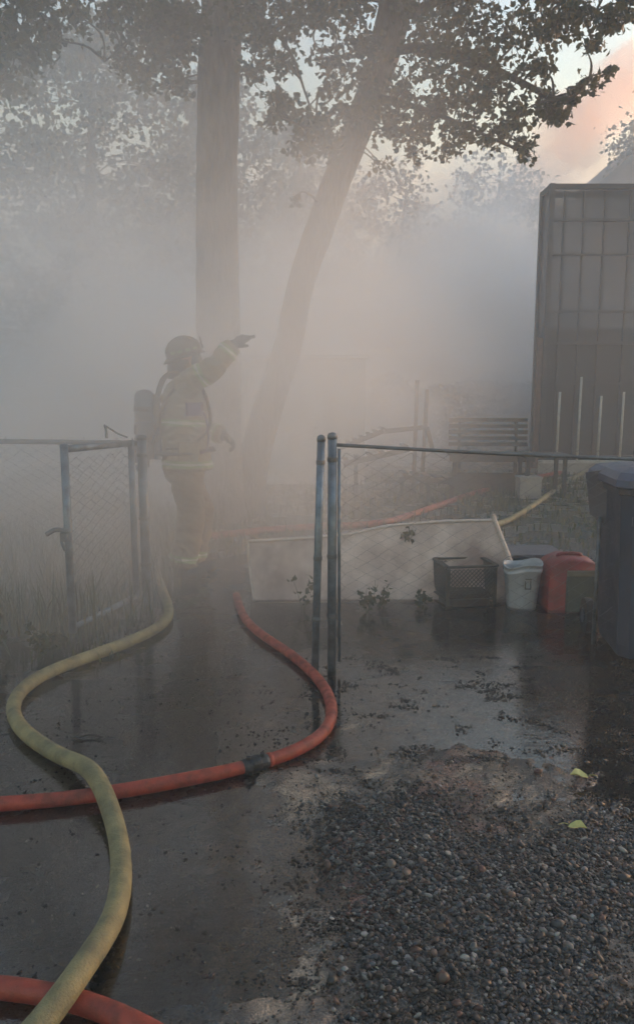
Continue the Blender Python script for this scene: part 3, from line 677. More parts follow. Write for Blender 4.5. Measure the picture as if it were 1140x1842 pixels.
for q in range(24):
    t = q / 15; pl_.append((at(925 + 150 * t + random.uniform(-30, 30), 370 - 180 * t + random.uniform(-22, 22), 31 + random.uniform(-1.2, 1.2)), random.uniform(.7, 1.35)))
puff_cloud('smoke_plume', 'pinkish smoke plume rising into the evening sky beside the roof', pl_, pm)
HZ = (-32, 34, -8, 46, -1.2, 15)
hm, _, _, _ = smoke_mat('haze_air', (.80, .90, 1.0), .014, False, .2)
hz = MB().box(((HZ[0] + HZ[1]) / 2, (HZ[2] + HZ[3]) / 2, (HZ[4] + HZ[5]) / 2), (HZ[1] - HZ[0], HZ[3] - HZ[2], HZ[5] - HZ[4])).build('haze', hm); tag(hz, kind='stuff')

sm, N, L, pv = smoke_mat('smoke_volume', (.955, .967, .98), .3, True, .3)
geo = N.new('ShaderNodeNewGeometry'); sep = N.new('ShaderNodeSeparateXYZ'); L.new(geo.outputs['Position'], sep.inputs[0])
def math_(op, a, b=None, c=None, clamp=False):
    n = N.new('ShaderNodeMath'); n.operation = op; n.use_clamp = clamp
    for i_, v in enumerate((a, b, c)):
        if v is None: continue
        if hasattr(v, 'links'): L.new(v, n.inputs[i_])
        else: n.inputs[i_].default_value = v
    return n.outputs[0]
def mrange(v, a, b, c, d, smooth=True):
    n = N.new('ShaderNodeMapRange'); n.interpolation_type = 'SMOOTHSTEP' if smooth else 'LINEAR'
    L.new(v, n.inputs[0]); n.inputs[1].default_value = a; n.inputs[2].default_value = b; n.inputs[3].default_value = c
    if hasattr(d, 'links'): L.new(d, n.inputs[4])
    else: n.inputs[4].default_value = d
    return n.outputs[0]
mp = N.new('ShaderNodeMapping'); mp.inputs['Scale'].default_value = (.45, .36, .62); mp.inputs['Location'].default_value = (3.1, 1.7, .4); L.new(geo.outputs['Position'], mp.inputs[0])
nz = N.new('ShaderNodeTexNoise'); nz.inputs['Scale'].default_value = 1.0; nz.inputs['Detail'].default_value = 3.0; nz.inputs['Distortion'].default_value = .6; L.new(mp.outputs[0], nz.inputs['Vector'])
noise_f = mrange(nz.outputs['Fac'],   .33, .67, .12, 1.85)
fy = math_('MULTIPLY', mrange(sep.outputs[1], 3.4, 6.4, .16, 1.0), math_('MAXIMUM', mrange(sep.outputs[1], 6.2, 8.0, 1.0, .40), mrange(sep.outputs[1], 10.5, 15.5, 0, 2.0)))                 # thickens away from the gate
rise = math_('MULTIPLY', math_('MAXIMUM', math_('SUBTRACT', sep.outputs[1], 12.0), 0.0), math_('MULTIPLY', mrange(sep.outputs[0], .5, 4.0, .04, .34), mrange(sep.outputs[0], 5.0, 7.2, 1.0, .0)))
zr = math_('SUBTRACT', sep.outputs[2], rise)                  # the bank stands taller further off, on the right
fz = mrange(zr, 2.0, 4.9, 1.0, .05)                 # thins upwards
fx = mrange(sep.outputs[0], -1.5, 1.8, 1.15, math_('MAXIMUM', .5, mrange(sep.outputs[1], 12, 15, 0, .8)))
side = mrange(math_('MULTIPLY_ADD', sep.outputs[1], -.25, sep.outputs[0]), -1.5, .3, 1.0, .03)      # clearer lane in front of the enclosure
fx = math_('MULTIPLY', fx, math_('MAXIMUM', side, mrange(sep.outputs[1], 14.0, 16.5, 0, 1)))
low = math_('MAXIMUM', mrange(sep.outputs[2], .25, 1.5, .45, 1.0), mrange(sep.outputs[0], -.6, -1.2, 0, 1))     # the air stays clearer close to the ground beside the gate
dn = math_('MULTIPLY', low, math_('MULTIPLY', math_('MULTIPLY', fy, fz), math_('MULTIPLY', fx, noise_f)))
SMOKE_D = .40
L.new(math_('MULTIPLY', dn, SMOKE_D), pv.inputs['Density'])
S = (-14, 14, 3.0, 23.4, -.6, 11.0)
so = MB().box(((S[0] + S[1]) / 2, (S[2] + S[3]) / 2, (S[4] + S[5]) / 2), (S[1] - S[0], S[3] - S[2], S[5] - S[4])).build('smoke', sm)
tag(so, 'thick grey smoke drifting across the yard', 'smoke', kind='stuff')
sm.cycles.volume_step_rate = .8

# ------------------------------------------------------------------ hoses
def hose(name, label, px, r, mat_, lift=None, group=None):
    pts = [G(a, b_, r + .004) for a, b_ in px]
    P_ = spline(pts, 14)
    for rr_ in range(2):      # even spacing, then relax the kinks out
        cum = [0]
        for a_, b__ in zip(P_, P_[1:]): cum.append(cum[-1] + (b__ - a_).length)
        q_ = np.linspace(0, cum[-1], max(40, int(cum[-1] / .03))); arr = np.array([tuple(p) for p in P_])
        arr = np.stack([np.interp(q_, cum, arr[:, k]) for k in range(3)], -1)
        for _ in range(26): arr[1:-1] = .25 * arr[:-2] + .5 * arr[1:-1] + .25 * arr[2:]
        P_ = [Vector(p) for p in arr]
    for i_, p in enumerate(P_):
        g = float(gh(p.x, p.y, False)); p.z = max(0.0, g) + r * .92
        if lift:
            for lx, ly, hh, wd in lift:
                c = G(lx, ly); d = math.hypot(p.x - c.x, p.y - c.y); p.z += hh * math.exp(-(d / wd) ** 2)
    mid = P_[len(P_) // 2]
    root = thing(name, label, 'hose', (P_[0].x, P_[0].y, 0), group)
    mb = MB(); seg = 22
    mb.tube(P_, [r * (1 + .012 * math.sin(i_ * .31) + .01 * math.sin(i_ * .13)) for i_ in range(len(P_))], seg)
    mb.build('hose_line', mat_, root, True)
    return root, P_
HG = 'fire hoses lying across the yard'
hose('fire_hose', 'yellow hose snaking from the firefighter to the bottom left corner, crossing red hoses',
     [(276, 982), (283, 1030), (298, 1075), (306, 1098), (300, 1118), (262, 1140), (200, 1165), (140, 1186), (85, 1206), (45, 1228), (22, 1255), (22, 1290), (52, 1325), (100, 1352), (150, 1388), (190, 1432), (213, 1490), (222, 1555), (219, 1620), (203, 1685), (172, 1745), (130, 1805), (75, 1865), (0, 1930), (-100, 2000)],
     .0325, M['hose_y'], lift=[(178, 1422, .050, .22), (120, 1775, .042, .2)], group=HG)
def flatpts(*a): return a
root, P_ = hose('fire_hose', 'long orange red hose with a black coupling curving in front of the gate posts',
     [(425, 1070), (440, 1112), (470, 1140), (520, 1172), (560, 1205), (592, 1245), (601, 1290), (580, 1328), (530, 1352), (470, 1372), (400, 1388), (300, 1405), (200, 1425), (100, 1437), (0, 1444), (-120, 1450)],
     .0265, M['hose_r'], group=HG)
i0 = min(range(len(P_)), key=lambda i_: (P_[i_] - G(461, 1376, .03)).length)
a = P_[i0 - 2]; b_ = P_[i0 + 2]; d = (b_ - a).normalized(); c = (a + b_) / 2
cp = MB().tube([c - d * .055, c - d * .045, c - d * .02, c - d * .015, c + d * .015, c + d * .02, c + d * .045, c + d * .055], [.028, .031, .031, .034, .034, .031, .031, .028], 18).build('coupling', M['coupling'], root)
for sgn in (-1, 1):
    for k in range(3):
        aa = k * 2.09; u = d.orthogonal().normalized(); v = d.cross(u); q = c + d * sgn * .03 + (u * math.cos(aa) + v * math.sin(aa)) * .033
        MB().box(q, (.016, .016, .016)).build('lug', M['coupling'], cp)
MB().tube([c - d * .074, c - d * .055], [.0285, .0295], 18).build('collar', M['hose_r'], root, True)
hose('fire_hose', 'short stretch of orange red hose at the bottom left corner under the yellow hose',
     [(-160, 1768), (-60, 1765), (20, 1772), (100, 1782), (170, 1800), (250, 1838), (340, 1890), (430, 1960)], .0265, M['hose_r'], group=HG)
hose('fire_hose', 'distant reddish hose running from behind the white panel to the right edge',
     [(182, 943), (192, 958), (225, 968), (300, 970), (400, 962), (520, 950), (620, 946), (690, 942), (760, 922), (850, 893), (940, 868), (1010, 853), (1080, 842), (1180, 830)], .036, M['hose_r'], group=HG)
hose('fire_hose', 'distant dull yellow hose slanting up between the bucket and the enclosure',
     [(868, 950), (910, 940), (960, 912), (1000, 885), (1040, 858), (1080, 842), (1150, 822)], .034, M['hose_y'], group=HG)

# ------------------------------------------------------------------ chain link fence and gates
def chain_link(parent, A, B, z0, z1, name='chain_link_mesh', barbs=True, s=.058, wr=.0018):
    """A, B: ends on the ground plane (x, y)"""
    A = Vector((A[0], A[1], 0)); B = Vector((B[0], B[1], 0)); d = B - A; Lg = d.length; u = d.normalized(); nrm = Vector((-u.y, u.x, 0)); mb = MB()
    n = int(Lg / s); nv = int((z1 - z0) / (s * .55))
    for i_ in range(n + 1):
        pts = []
        for j in range(nv + 1):
            off = (.5 if (j + i_) % 2 else -.5) * s
            x_ = i_ * s + off * 1.0; x_ = min(max(x_, 0), Lg)
            wob = .004 * math.sin(i_ * .7 + j * .9)
            pts.append(A + u * x_ + nrm * ((.003 if j % 2 else -.003) + .012 * math.sin(i_ * .21) * math.sin(j * .2)) + Vector((0, 0, z0 + j * s * .55 + wob)))
        if barbs: pts.append(pts[-1] + u * random.uniform(-.012, .012) + Vector((0, 0, .03)))
        mb.tube(pts, wr, 3, cap=False)
    return mb.build(name, M['galv_dark'], parent)
def post(parent, x, y, h, r=.03, cap=True, lean=(0, 0), name='post'):
    p = MB().tube([(x, y, -.1), (x + lean[0] * .5, y + lean[1] * .5, h * .5), (x + lean[0], y + lean[1], h)], r, 16).build(name, M['galv'], parent, True)
    if cap: MB().lathe((x + lean[0], y + lean[1], h), [(r * 1.12, -.015), (r * 1.14, .0), (r * .9, .012), (r * .4, .018)], 14).build('post_cap', M['galv_dark'], p, True)
    for z_ in (.3, .62, h - .12):
        t = z_ / h; MB().lathe((x + lean[0] * t, y + lean[1] * t, z_), [(r * 1.12, -.011), (r * 1.16, 0), (r * 1.12, .011)], 14).build('tension_band', M['galv_dark'], p)
    return p
# right hand run
pr = at(597, 1000, 3.98); pe = at(1290, 1000, 4.35)
fr_ = thing('chain_link_fence', 'chain link fence running right from the twin gate posts to the blue bin', 'fence', (pr.x, pr.y, 0))
post(fr_, pr.x, pr.y, 1.245, .023)
post(fr_, pe.x, pe.y, 1.13, .023)
zr0 = at(600, 800, 3.98).z; zr1 = at(1140, 826, 4.25).z
MB().tube(spline([(pr.x, pr.y, zr0), ((pr.x * .6 + pe.x * .4), pr.y * .6 + pe.y * .4, (zr0 + zr1) / 2 - .008), (pe.x, pe.y, zr1 - .03)], 8), .0095, 12).build('top_rail', M['galv_dark'], fr_, True)
MB().tube([(pr.x + .04, pr.y, .05), (pr.x + .035, pr.y, zr0 - .02)], .008, 8).build('tension_bar', M['galv'], fr_, True)
chain_link(fr_, (pr.x + .04, pr.y), (pe.x, pe.y), .04, zr0 - .02, barbs=False, wr=.0012)
# latch side gate post standing just left of it
pl = at(574, 1000, 3.93)
gp = thing('gate_post', 'thinner leaning steel post just left of the fence end post', 'post', (pl.x - .02, pl.y, 0))
post(gp, pl.x - .025, pl.y, 1.235, .020, lean=(.035, 0))
pf = at(1114, 1000, 4.15); 
# left hand run
g0 = Vector((at(125, 1000, 4.45).x, 4.45)); g1 = Vector((at(243, 1000, 5.15).x, 5.15)); f0 = Vector((at(-260, 1000, 5.6).x, 5.6)); f1 = Vector((at(262, 1000, 5.25).x, 5.25))
fl = thing('chain_link_fence', 'chain link fence at left with weeds grown up behind it', 'fence', (f0.x, f0.y, 0))
zl = at(0, 788, 5.5).z
post(fl, f0.x, f0.y, zl, .028); post(fl, f1.x, f1.y, zl + .02, .032)
MB().tube([(f0.x, f0.y, zl - .01), ((f0.x + f1.x) / 2, (f0.y + f1.y) / 2, zl - .018), (f1.x, f1.y, zl - .02)], .017, 12).build('top_rail', M['galv_dark'], fl, True)
chain_link(fl, f0, f1, .05, zl + .0, barbs=True, wr=.0013)
gt = thing('fence_gate', 'open chain link gate with a silver frame left of the firefighter', 'gate', (g1.x, g1.y, 0))
za = at(125, 808, 4.45).z; zb_ = at(243, 797, 5.15).z; zt_ = (za + zb_) / 2
def frame_tube(a, b_, r, nm): return MB().tube([a, b_], r, 14).build(nm, M['galv'], gt, True)
frame_tube((g0.x, g0.y, .06), (g0.x, g0.y, za + .03), .023, 'stile'); frame_tube((g1.x, g1.y, .08), (g1.x, g1.y, zb_ + .02), .021, 'stile')
dg = (g1 - g0).normalized() * .02
frame_tube((g0.x + dg.x, g0.y + dg.y, za), (g1.x - dg.x, g1.y - dg.y, zb_), .021, 'gate_rail'); frame_tube((g0.x + dg.x, g0.y + dg.y, .09), (g1.x - dg.x, g1.y - dg.y, .10), .018, 'gate_rail')
chain_link(gt, g0 + dg, g1 - dg, .10, zt_ - .02, barbs=False, wr=.0013, s=.06)
lc = Vector((g0.x - .03, g0.y - .02, at(105, 955, 4.45).z))
lt = MB().tube(spline([lc + Vector((.04, 0, 0)), lc + Vector((-.03, -.01, .012)), lc + Vector((-.085, -.015, -.015))], 4), .014, 8).build('latch', M['galv_dark'], gt, True)
MB().box(lc + Vector((.02, 0, -.03)), (.05, .06, .05), bev=.008).build('latch_body', M['galv_dark'], lt)
MB().tube([lc + Vector((.0, -.02, -.05)), lc + Vector((.02, -.02, -.11))], .009, 8).build('padlock', M['galv'], lt, True)
fk = at(192, 788, 5.0)
MB().tube(spline([fk, fk + Vector((.0, 0, .05)), fk + Vector((-.01, 0, .085))], 3), .009, 6).build('fork_prong', M['galv_dark'], gt, True)
MB().tube([fk + Vector((.0, 0, .075)), fk + Vector((.06, .03, .03)), fk + Vector((.12, .06, .0))], .006, 6).build('fork_prong', M['galv_dark'], gt, True)

# ------------------------------------------------------------------ pale panel lying on its long edge
pn = thing('white_board', 'large pale rectangular panel lying on its long edge behind the gate posts', 'panel', tuple(G(690, 1082)))
yb0, yb1 = 5.42, 5.46; lean = .14
def pp(px_, py_):
    z_ = at(px_, py_, 5.45).z; return at(px_, py_, 5.43 + lean * max(0, z_) / .5)
outl = [pp(457, 1082), pp(700, 1084), pp(936, 1086), pp(928, 1040), pp(889, 936), pp(800, 938), pp(700, 946), pp(620, 962), pp(530, 969), pp(446, 974), pp(449, 1020)]
mb = MB(); n = len(outl); bk = [p + Vector((.0, .045, .006)) for p in outl]; mb.add(outl + bk, [tuple(range(n)), tuple(range(2 * n - 1, n - 1, -1))] + [(i_, n + i_, n + (i_ + 1) % n, (i_ + 1) % n) for i_ in range(n)])
mb.build('panel_sheet', M['pale_panel'], pn)
def rim(pts, r=.012): MB().tube(spline([p + Vector((0, -.004, 0)) for p in pts], 5), r, 8).build('rim', M['panel_rim'], pn, True)
rim([outl[4] + Vector((-.01, 0, .03)), outl[4], outl[3], outl[2]], .017); rim(outl[4:10], .010); rim([outl[9], outl[10], outl[0]], .010); rim([outl[0], outl[1]], .008)

# ------------------------------------------------------------------ milk crate
def milk_crate(label, cx, cy, rz, w=.33, d=.30, h=.315, z0=-.02):
    t = thing('milk_crate', label, 'crate', (cx, cy, z0), rotz=rz)
    T = .008
    def side(ln, nm, M4):
        mb = MB()
        def bar(a, b_, wd=.009, th=.007):
            mb.beam(M4 @ Vector(a), M4 @ Vector(b_), wd, th, up=M4.to_3x3() @ Vector((0, 1, 0)))
        hl = ln / 2
        bar((-hl, 0, h - .018), (hl, 0, h - .018), .012, .036); bar((-hl, 0, .015), (hl, 0, .015), .010, .03); bar((-hl, 0, .075), (hl, 0, .075), .009, .022)
        for xx in (-hl + .012, hl - .012): bar((xx, 0.001, .03), (xx, 0.001, h - .03), .024, .010)
        st = .030; zz0, zz1 = .09, h - .036; H_ = zz1 - zz0
        x_ = -hl - H_
        while x_ < hl:
            for sg in (1, -1):
                ax, az, bx, bz = x_, zz0, x_ + H_, zz1
                if ax < -hl: az += -hl - ax; ax = -hl
                if bx > hl: bz -= bx - hl; bx = hl
                if bx - ax > .01: bar((sg * ax, .0008 * sg, az), (sg * bx, .0008 * sg, bz), .0045, .005)
            x_ += st
        return mb.build(nm, M['crate'], t, local=True)
    for (ln, ang, off) in ((w, 0, (0, -d / 2, 0)), (w, math.pi, (0, d / 2, 0)), (d - .02, math.pi / 2, (w / 2 - .003, 0, 0)), (d - .02, -math.pi / 2, (-w / 2 + .003, 0, 0))):
        side(ln, 'lattice_side', Matrix.Translation(Vector(off)) @ Matrix.Rotation(ang, 4, 'Z'))
    mb = MB()
    for k in range(9): mb.box((-w / 2 + .03 + k * (w - .06) / 8, 0, .012), (.008, d - .02, .006)); mb.box((0, -d / 2 + .03 + k * (d - .06) / 8, .0125), (w - .02, .008, .006))
    mb.build('lattice_base', M['crate'], t, local=True)
    mb = MB().box((0, 0, .06), (w * .86, d * .82, .09), bev=.03); mb.build('dark_contents', M['rubber'], t, local=True)
    return t
c = G(838, 1096); milk_crate('black plastic milk crate with diamond lattice sides standing in the puddle', c.x + .02, c.y + .20, R(9), w=.36, d=.30, h=.325)
# ------------------------------------------------------------------ bucket
c = G(945, 1097); bk = thing('bucket', 'pale plastic bucket with a dark mark between the crate and red container', 'bucket', (c.x, c.y + .12, -.02))
rt, rb, hb = .132, .100, .315; prof = [(rb * .96, 0), (rb, .012), (rt * .96, hb - .05), (rt, hb - .045), (rt * 1.02, hb - .03), (rt, hb - .028), (rt * 1.0, hb), (rt * 1.03, hb), (rt * 1.03, hb + .006), (rt * .97, hb + .006), (rt * .96, hb - .03), (rb * .93, .02), (0.001, .018)]
mb = MB(); mb.lathe((0, 0, 0), prof, 28)
mb.v = [(x_ , y_, z_ + (.012 * math.sin(3 * math.atan2(y_, x_)) + .01 * x_ / rt if z_ > .25 else 0)) for x_, y_, z_ in mb.v]
mb.build('shell', M['bucket'], bk, True, local=True)
mb = MB()
for sx_, w_ in ((-.018, .006), (.018, .006)): 
    mb.box((sx_ + .008, -.119, .20), (w_, .006, .075), Matrix.Rotation(R(-7), 3, 'X'))
for sz_ in (.165, .235): mb.box((.008, -.1165 - (sz_ - .165) * .11, sz_), (.040, .006, .007), Matrix.Rotation(R(-7), 3, 'X'))
mb.build('mark', M['mark'], bk, local=True)
MB().tube(spline([(-.135, 0, .28), (-.10, .10, .33), (0, .155, .345), (.10, .10, .33), (.135, 0, .28)], 6), .003, 6).build('handle', M['galv_dark'], bk, True, local=True)
# ------------------------------------------------------------------ tote behind
c = G(950, 1075); to = thing('storage_tote', 'dark blue lidded tote behind the bucket with a grey rim', 'tote', (c.x + .02, 5.85, 0))
zt_o = at(950, 1000, 5.68).z
MB().box((0, 0, zt_o / 2 - .02), (.55, .36, zt_o - .02), bev=.03, taper=.9).build('tub', M['tote'], to, local=True)
MB().box((0, 0, zt_o), (.59, .40, .028), bev=.035).build('lid', M['toterim'], to, local=True)
# ------------------------------------------------------------------ red container
c = G(1030, 1100); rc = thing('plastic_container', 'rounded red plastic container with a dark grey green front beside the bin', 'container', (c.x + .02, c.y + .2, -.02))
sec = []
wv, hv, dv = .175, .385, .34
hv = .36
arch = [(-wv, 0), (-wv * 1.02, .12), (-wv * 1.0, .22), (-wv * .90, .30), (-wv * .66, .335), (-wv * .3, hv), (wv * .25, hv * .985), (wv * .66, .34), (wv * .93, .29), (wv * 1.02, .20), (wv * 1.02, .1), (wv, 0)]
vs = []; rows = [(-dv / 2, 1.0), (-dv / 2 + .02, 1.04), (0, 1.06), (dv / 2 - .02, 1.02), (dv / 2, .94)]
for yy, s_ in rows: vs += [Vector((x_ * s_, yy, z_ * (s_ if z_ else 1))) for x_, z_ in arch]
na = len(arch); fs = [(r_ * na + i_, r_ * na + i_ + 1, (r_ + 1) * na + i_ + 1, (r_ + 1) * na + i_) for r_ in range(len(rows) - 1) for i_ in range(na - 1)]
fs += [tuple(range(na - 1, -1, -1)), tuple((len(rows) - 1) * na + i_ for i_ in range(na))]
MB().add(vs, fs).build('shell', M['redplastic'], rc, True, local=True)
MB().box((.045, -dv / 2 - .012, .135), (.225, .03, .25), bev=.008).build('front_panel', M['greygreen'], rc, local=True)
MB().box((.045, -dv / 2 - .014, .28), (.225, .028, .035), bev=.008).build('front_strip', M['khaki'], rc, local=True)
MB().tube(spline([(-.09, -.02, .345), (-.07, -.02, .382), (.06, -.02, .382), (.08, -.02, .345)], 5), .013, 8).build('handle', M['redplastic'], rc, True, local=True)

# ------------------------------------------------------------------ wheelie bin
c = G(1110, 1207); wb = thing('wheelie_bin', 'dark blue wheeled rubbish bin with closed lid at the right edge', 'bin', (c.x + .33, c.y + .38, -.01), rotz=R(-7))
bwt, bdt, bh = .58, .70, .96; bt = .80
vs = []
def ring(w_, d_, z_, b=.05, sh=0): return [Vector((x_, y_ + sh, z_)) for x_, y_ in ((-w_ + b, -d_), (w_ - b, -d_), (w_, -d_ + b), (w_, d_ - b), (w_ - b, d_), (-w_ + b, d_), (-w_, d_ - b), (-w_, -d_ + b))]
lev = [(.235, .27, .03), (.245, .285, .10), (.262, .31, .5), (.283, .338, .93), (.283, .338, .94), (.300, .352, .945), (.300, .352, .985), (.29, .345, .99)]
for w_, d_, z_ in lev: vs += ring(w_, d_, z_)
fs = [(r_ * 8 + k, r_ * 8 + (k + 1) % 8, (r_ + 1) * 8 + (k + 1) % 8, (r_ + 1) * 8 + k) for r_ in range(len(lev) - 1) for k in range(8)] + [tuple(range(7, -1, -1)), tuple((len(lev) - 1) * 8 + k for k in range(8))]
bdy = MB().add(vs, fs).build('body', M['bin'], wb, local=True)

MB().box((0, -.334, .80), (.46, .03, .05), bev=.01).build('grip_ledge', M['bin'], wb, local=True)
vs = []
for w_, d_, z_, sh in ((.315, .372, .975, 0), (.325, .382, .985, 0), (.320, .377, 1.02, 0), (.285, .33, 1.055, .01), (.20, .22, 1.075, .02)): vs += ring(w_, d_, z_, .05, sh)
fs = [(r_ * 8 + k, r_ * 8 + (k + 1) % 8, (r_ + 1) * 8 + (k + 1) % 8, (r_ + 1) * 8 + k) for r_ in range(4) for k in range(8)] + [tuple(range(7, -1, -1)), tuple(32 + k for k in range(8))]
lid = MB().add(vs, fs).build('lid', M['binlid'], wb, local=True)
MB().tube([(-.28, .40, .97), (.28, .40, .97)], .016, 10).build('handle', M['bin'], wb, True, local=True)
for sg in (-1, 1):
    wh = MB().tube([(sg * .27, .30, .11), (sg * .315, .30, .11)], .11, 22).build('wheel', M['rubber'], wb, local=True)
    MB().tube([(sg * .316, .30, .11), (sg * .322, .30, .11)], .045, 14).build('hub', M['bin'], wh, local=True)
    MB().box((sg * .285, -.1, .955), (.02, .4, .04)).build('side_lip', M['bin'], wb, local=True)
# flap of lid hanging at the left of the bin
fb = thing('plastic_sheet', 'grey plastic flap sagging against the left side of the blue bin', 'plastic sheet', (c.x - .12, c.y + .65, 0))
vs = [at(1052, 850, 4.55), at(1112, 842, 4.35), at(1108, 900, 4.33), at(1084, 942, 4.42), at(1060, 925, 4.5)]
bkv = [v + Vector((.01, .02, 0)) for v in vs]; nb_ = 5
MB().add(vs + bkv, [tuple(range(5)), (9, 8, 7, 6, 5)] + [(i_, 5 + i_, 5 + (i_ + 1) % 5, (i_ + 1) % 5) for i_ in range(5)]).build('flap', M['toterim'], fb)
MB().tube([at(1078, 930, 4.42), Vector((at(1078, 930, 4.42).x, 4.42, 0))], .012, 8).build('support_pole', M['galv_dark'], fb, True)

# ------------------------------------------------------------------ bench, lounge frame, stakes
Yb = 11.6; bx = at(880, 800, Yb).x; zs = at(880, 815, Yb).z; ztop = at(880, 754, Yb).z; bw = at(950, 800, Yb).x - at(808, 800, Yb).x
g_b = float(gh(bx, Yb)); be = thing('bench', 'dark slatted wooden bench with open back, faint in the smoke', 'bench', (bx, Yb, g_b), rotz=R(-5))
zt_l, zs_l = ztop - g_b, zs - g_b
for k in range(5):
    zz = zs_l + .12 + k * (zt_l - zs_l - .14) / 4
    MB().box((0, .20 + k * .015, zz), (bw, .025, .055), Matrix.Rotation(R(-8), 3, 'X')).build('back_slat', M['benchwood'], be, local=True)
for sg in (-.36, .36):
    MB().beam((sg * bw, .25, 0), (sg * bw, .225, zs_l), .05, .05, up=(0, 1, 0)).build('leg', M['benchwood'], be, local=True)
    MB().beam((sg * bw, .225, zs_l + .01), (sg * bw, .295, zt_l), .03, .06, up=(0, 1, 0)).build('back_post', M['benchwood'], be, local=True)
    MB().beam((sg * bw * 1.25, -.24, 0), (sg * bw * 1.25, -.24, zs_l - .02), .06, .06, up=(0, 1, 0)).build('leg', M['benchwood'], be, local=True)
for k in range(5): MB().box((0, -.26 + k * .105, zs_l), (bw * 1.06, .09, .03)).build('seat_slat', M['benchwood'], be, local=True)
MB().box((0, -.31, zs_l - .06), (bw * 1.04, .025, .09)).build('apron', M['benchwood'], be, local=True)
MB().box((0, -.25, zs_l - .42), (bw * .9, .03, .30)).build('front_board', M['benchwood'], be, local=True)
# table slab to the right of the bench
sb = thing('side_table', 'low dark table joined close to the right end of the bench', 'table', (at(975, 830, 11.0).x, 11.0, 0))
tz = at(975, 818, 11.0).z; tx_ = at(975, 818, 11.0).x
MB().box((tx_, 11.0, tz), (.62, .5, .05)).build('table_top', M['benchwood'], sb)
for sx_, sy_ in ((-1, -1), (1, -1), (-1, 1), (1, 1)): MB().box((tx_ + sx_ * .26, 11 + sy_ * .2, tz / 2), (.05, .05, tz - .05)).build('leg', M['benchwood'], sb)
pb = at(955, 868, 10.6); bxo = thing('white_box', 'small pale box on the ground under the side table', 'box', (pb.x, 10.7, .04))
MB().box((pb.x, 10.75, .17), (.30, .26, .28), bev=.01).build('carton', M['concrete'], bxo); MB().box((pb.x, 10.75, .325), (.32, .28, .03), bev=.01).build('lid', M['concrete'], bxo)
# slatted lounge frame
Yl = 10.4
lf = thing('lounger', 'tilted wooden lounger frame with slats left of the bench', 'lounger', (at(700, 850, Yl).x, Yl, 0))
def lw(px_, py_, dy_=0): return at(px_, py_, Yl + dy_)
for dy_ in (0, .55):
    MB().beam(lw(612, 806, dy_), lw(690, 775, dy_), .04, .06).build('side_rail', M['oldwood'], lf)
    MB().beam(lw(692, 776, dy_), lw(768, 768, dy_), .04, .06).build('side_rail', M['oldwood'], lf)
    MB().beam(lw(768, 768, dy_), lw(778, 812, dy_), .04, .05).build('arm_post', M['oldwood'], lf)
    MB().beam(lw(618, 835, dy_), lw(735, 808, dy_), .04, .07).build('seat_rail', M['oldwood'], lf)
    MB().beam(lw(725, 858, dy_), lw(812, 868, dy_), .04, .06).build('lower_rail', M['oldwood'], lf)
    for lx in (640, 722, 770, 812):
        a = lw(lx, 820 if lx < 700 else 858, dy_); MB().beam(a, Vector((a.x, a.y, .03)), .05, .05, up=(0, 1, 0)).build('leg', M['oldwood'], lf)
for k in range(7):
    q = k / 6; a = lw(614 + 76 * q, 806 - 31 * q, 0); MB().beam(a + Vector((0, 0, .025)), a + Vector((0, .55, .025)), .055, .02).build('slat', M['oldwood'], lf)
for k in range(6):
    q = k / 5; a = lw(622 + 108 * q, 833 - 26 * q, 0); MB().beam(a + Vector((0, .03, .03)), a + Vector((0, .52, .03)), .07, .02).build('slat', M['oldwood'], lf)
for k in range(5):
    q = k / 4; a = lw(730 + 78 * q, 857 + 9 * q, 0); MB().beam(a + Vector((0, .03, .03)), a + Vector((0, .52, .03)), .09, .02).build('slat', M['oldwood'], lf)
for i_, (a, b_, lb) in enumerate((((743, 880), (750, 684), 'taller upright wooden stake standing behind the lounger'), ((757, 880), (768, 700), 'shorter slanting wooden stake beside the taller one'))):
    p0 = at(*a, 11.0); p1 = at(*b_, 11.0); p0.z = 0
    tag(MB().beam(p0, p1, .05, .035, up=(0, 1, 0)).build('wooden_stake', M['oldwood'], None), lb, 'stake')

# ------------------------------------------------------------------ fallen yellow leaves
def big_leaf(px_, py_, s_, rz, label):
    c = G(px_, py_); c.z = float(gh(c.x, c.y, False)) + .028
    ol = [(0, -.5), (.22, -.42), (.46, -.08), (.38, .22), (.15, .40), (0, .58), (-.16, .40), (-.40, .2), (-.44, -.1), (-.2, -.42)]
    t = thing('fallen_leaf', label, 'leaf', tuple(c), rotz=rz)
    vs = [Vector((0, 0, 0))] + [Vector((x_ * s_, y_ * s_, abs(x_) * s_ * .45 + .1 * s_ * math.sin(y_ * 5))) for x_, y_ in ol]
    vs += [v - Vector((0, 0, .0012)) for v in vs]; k = len(ol)
    fs = [(0, 1 + i_, 1 + (i_ + 1) % k) for i_ in range(k)] + [(k + 1, k + 2 + (i_ + 1) % k, k + 2 + i_) for i_ in range(k)] + [(1 + i_, k + 2 + i_, k + 2 + (i_ + 1) % k, 1 + (i_ + 1) % k) for i_ in range(k)]
    MB().add(vs, fs).build('blade', M['yleaf'], t, local=True)
    MB().tube(spline([(0, -.5 * s_, .004), (.02 * s_, -.8 * s_, .006), (.1 * s_, -1.05 * s_, .0)], 3), .0012, 5).build('stalk', M['yleaf'], t, local=True)
big_leaf(1041, 1411, .062, R(80), 'upper of two fallen yellow leaves, on reddish grit at right')
big_leaf(1036, 1506, .055, R(-110), 'lower of two fallen yellow leaves, at the edge of the gravel')

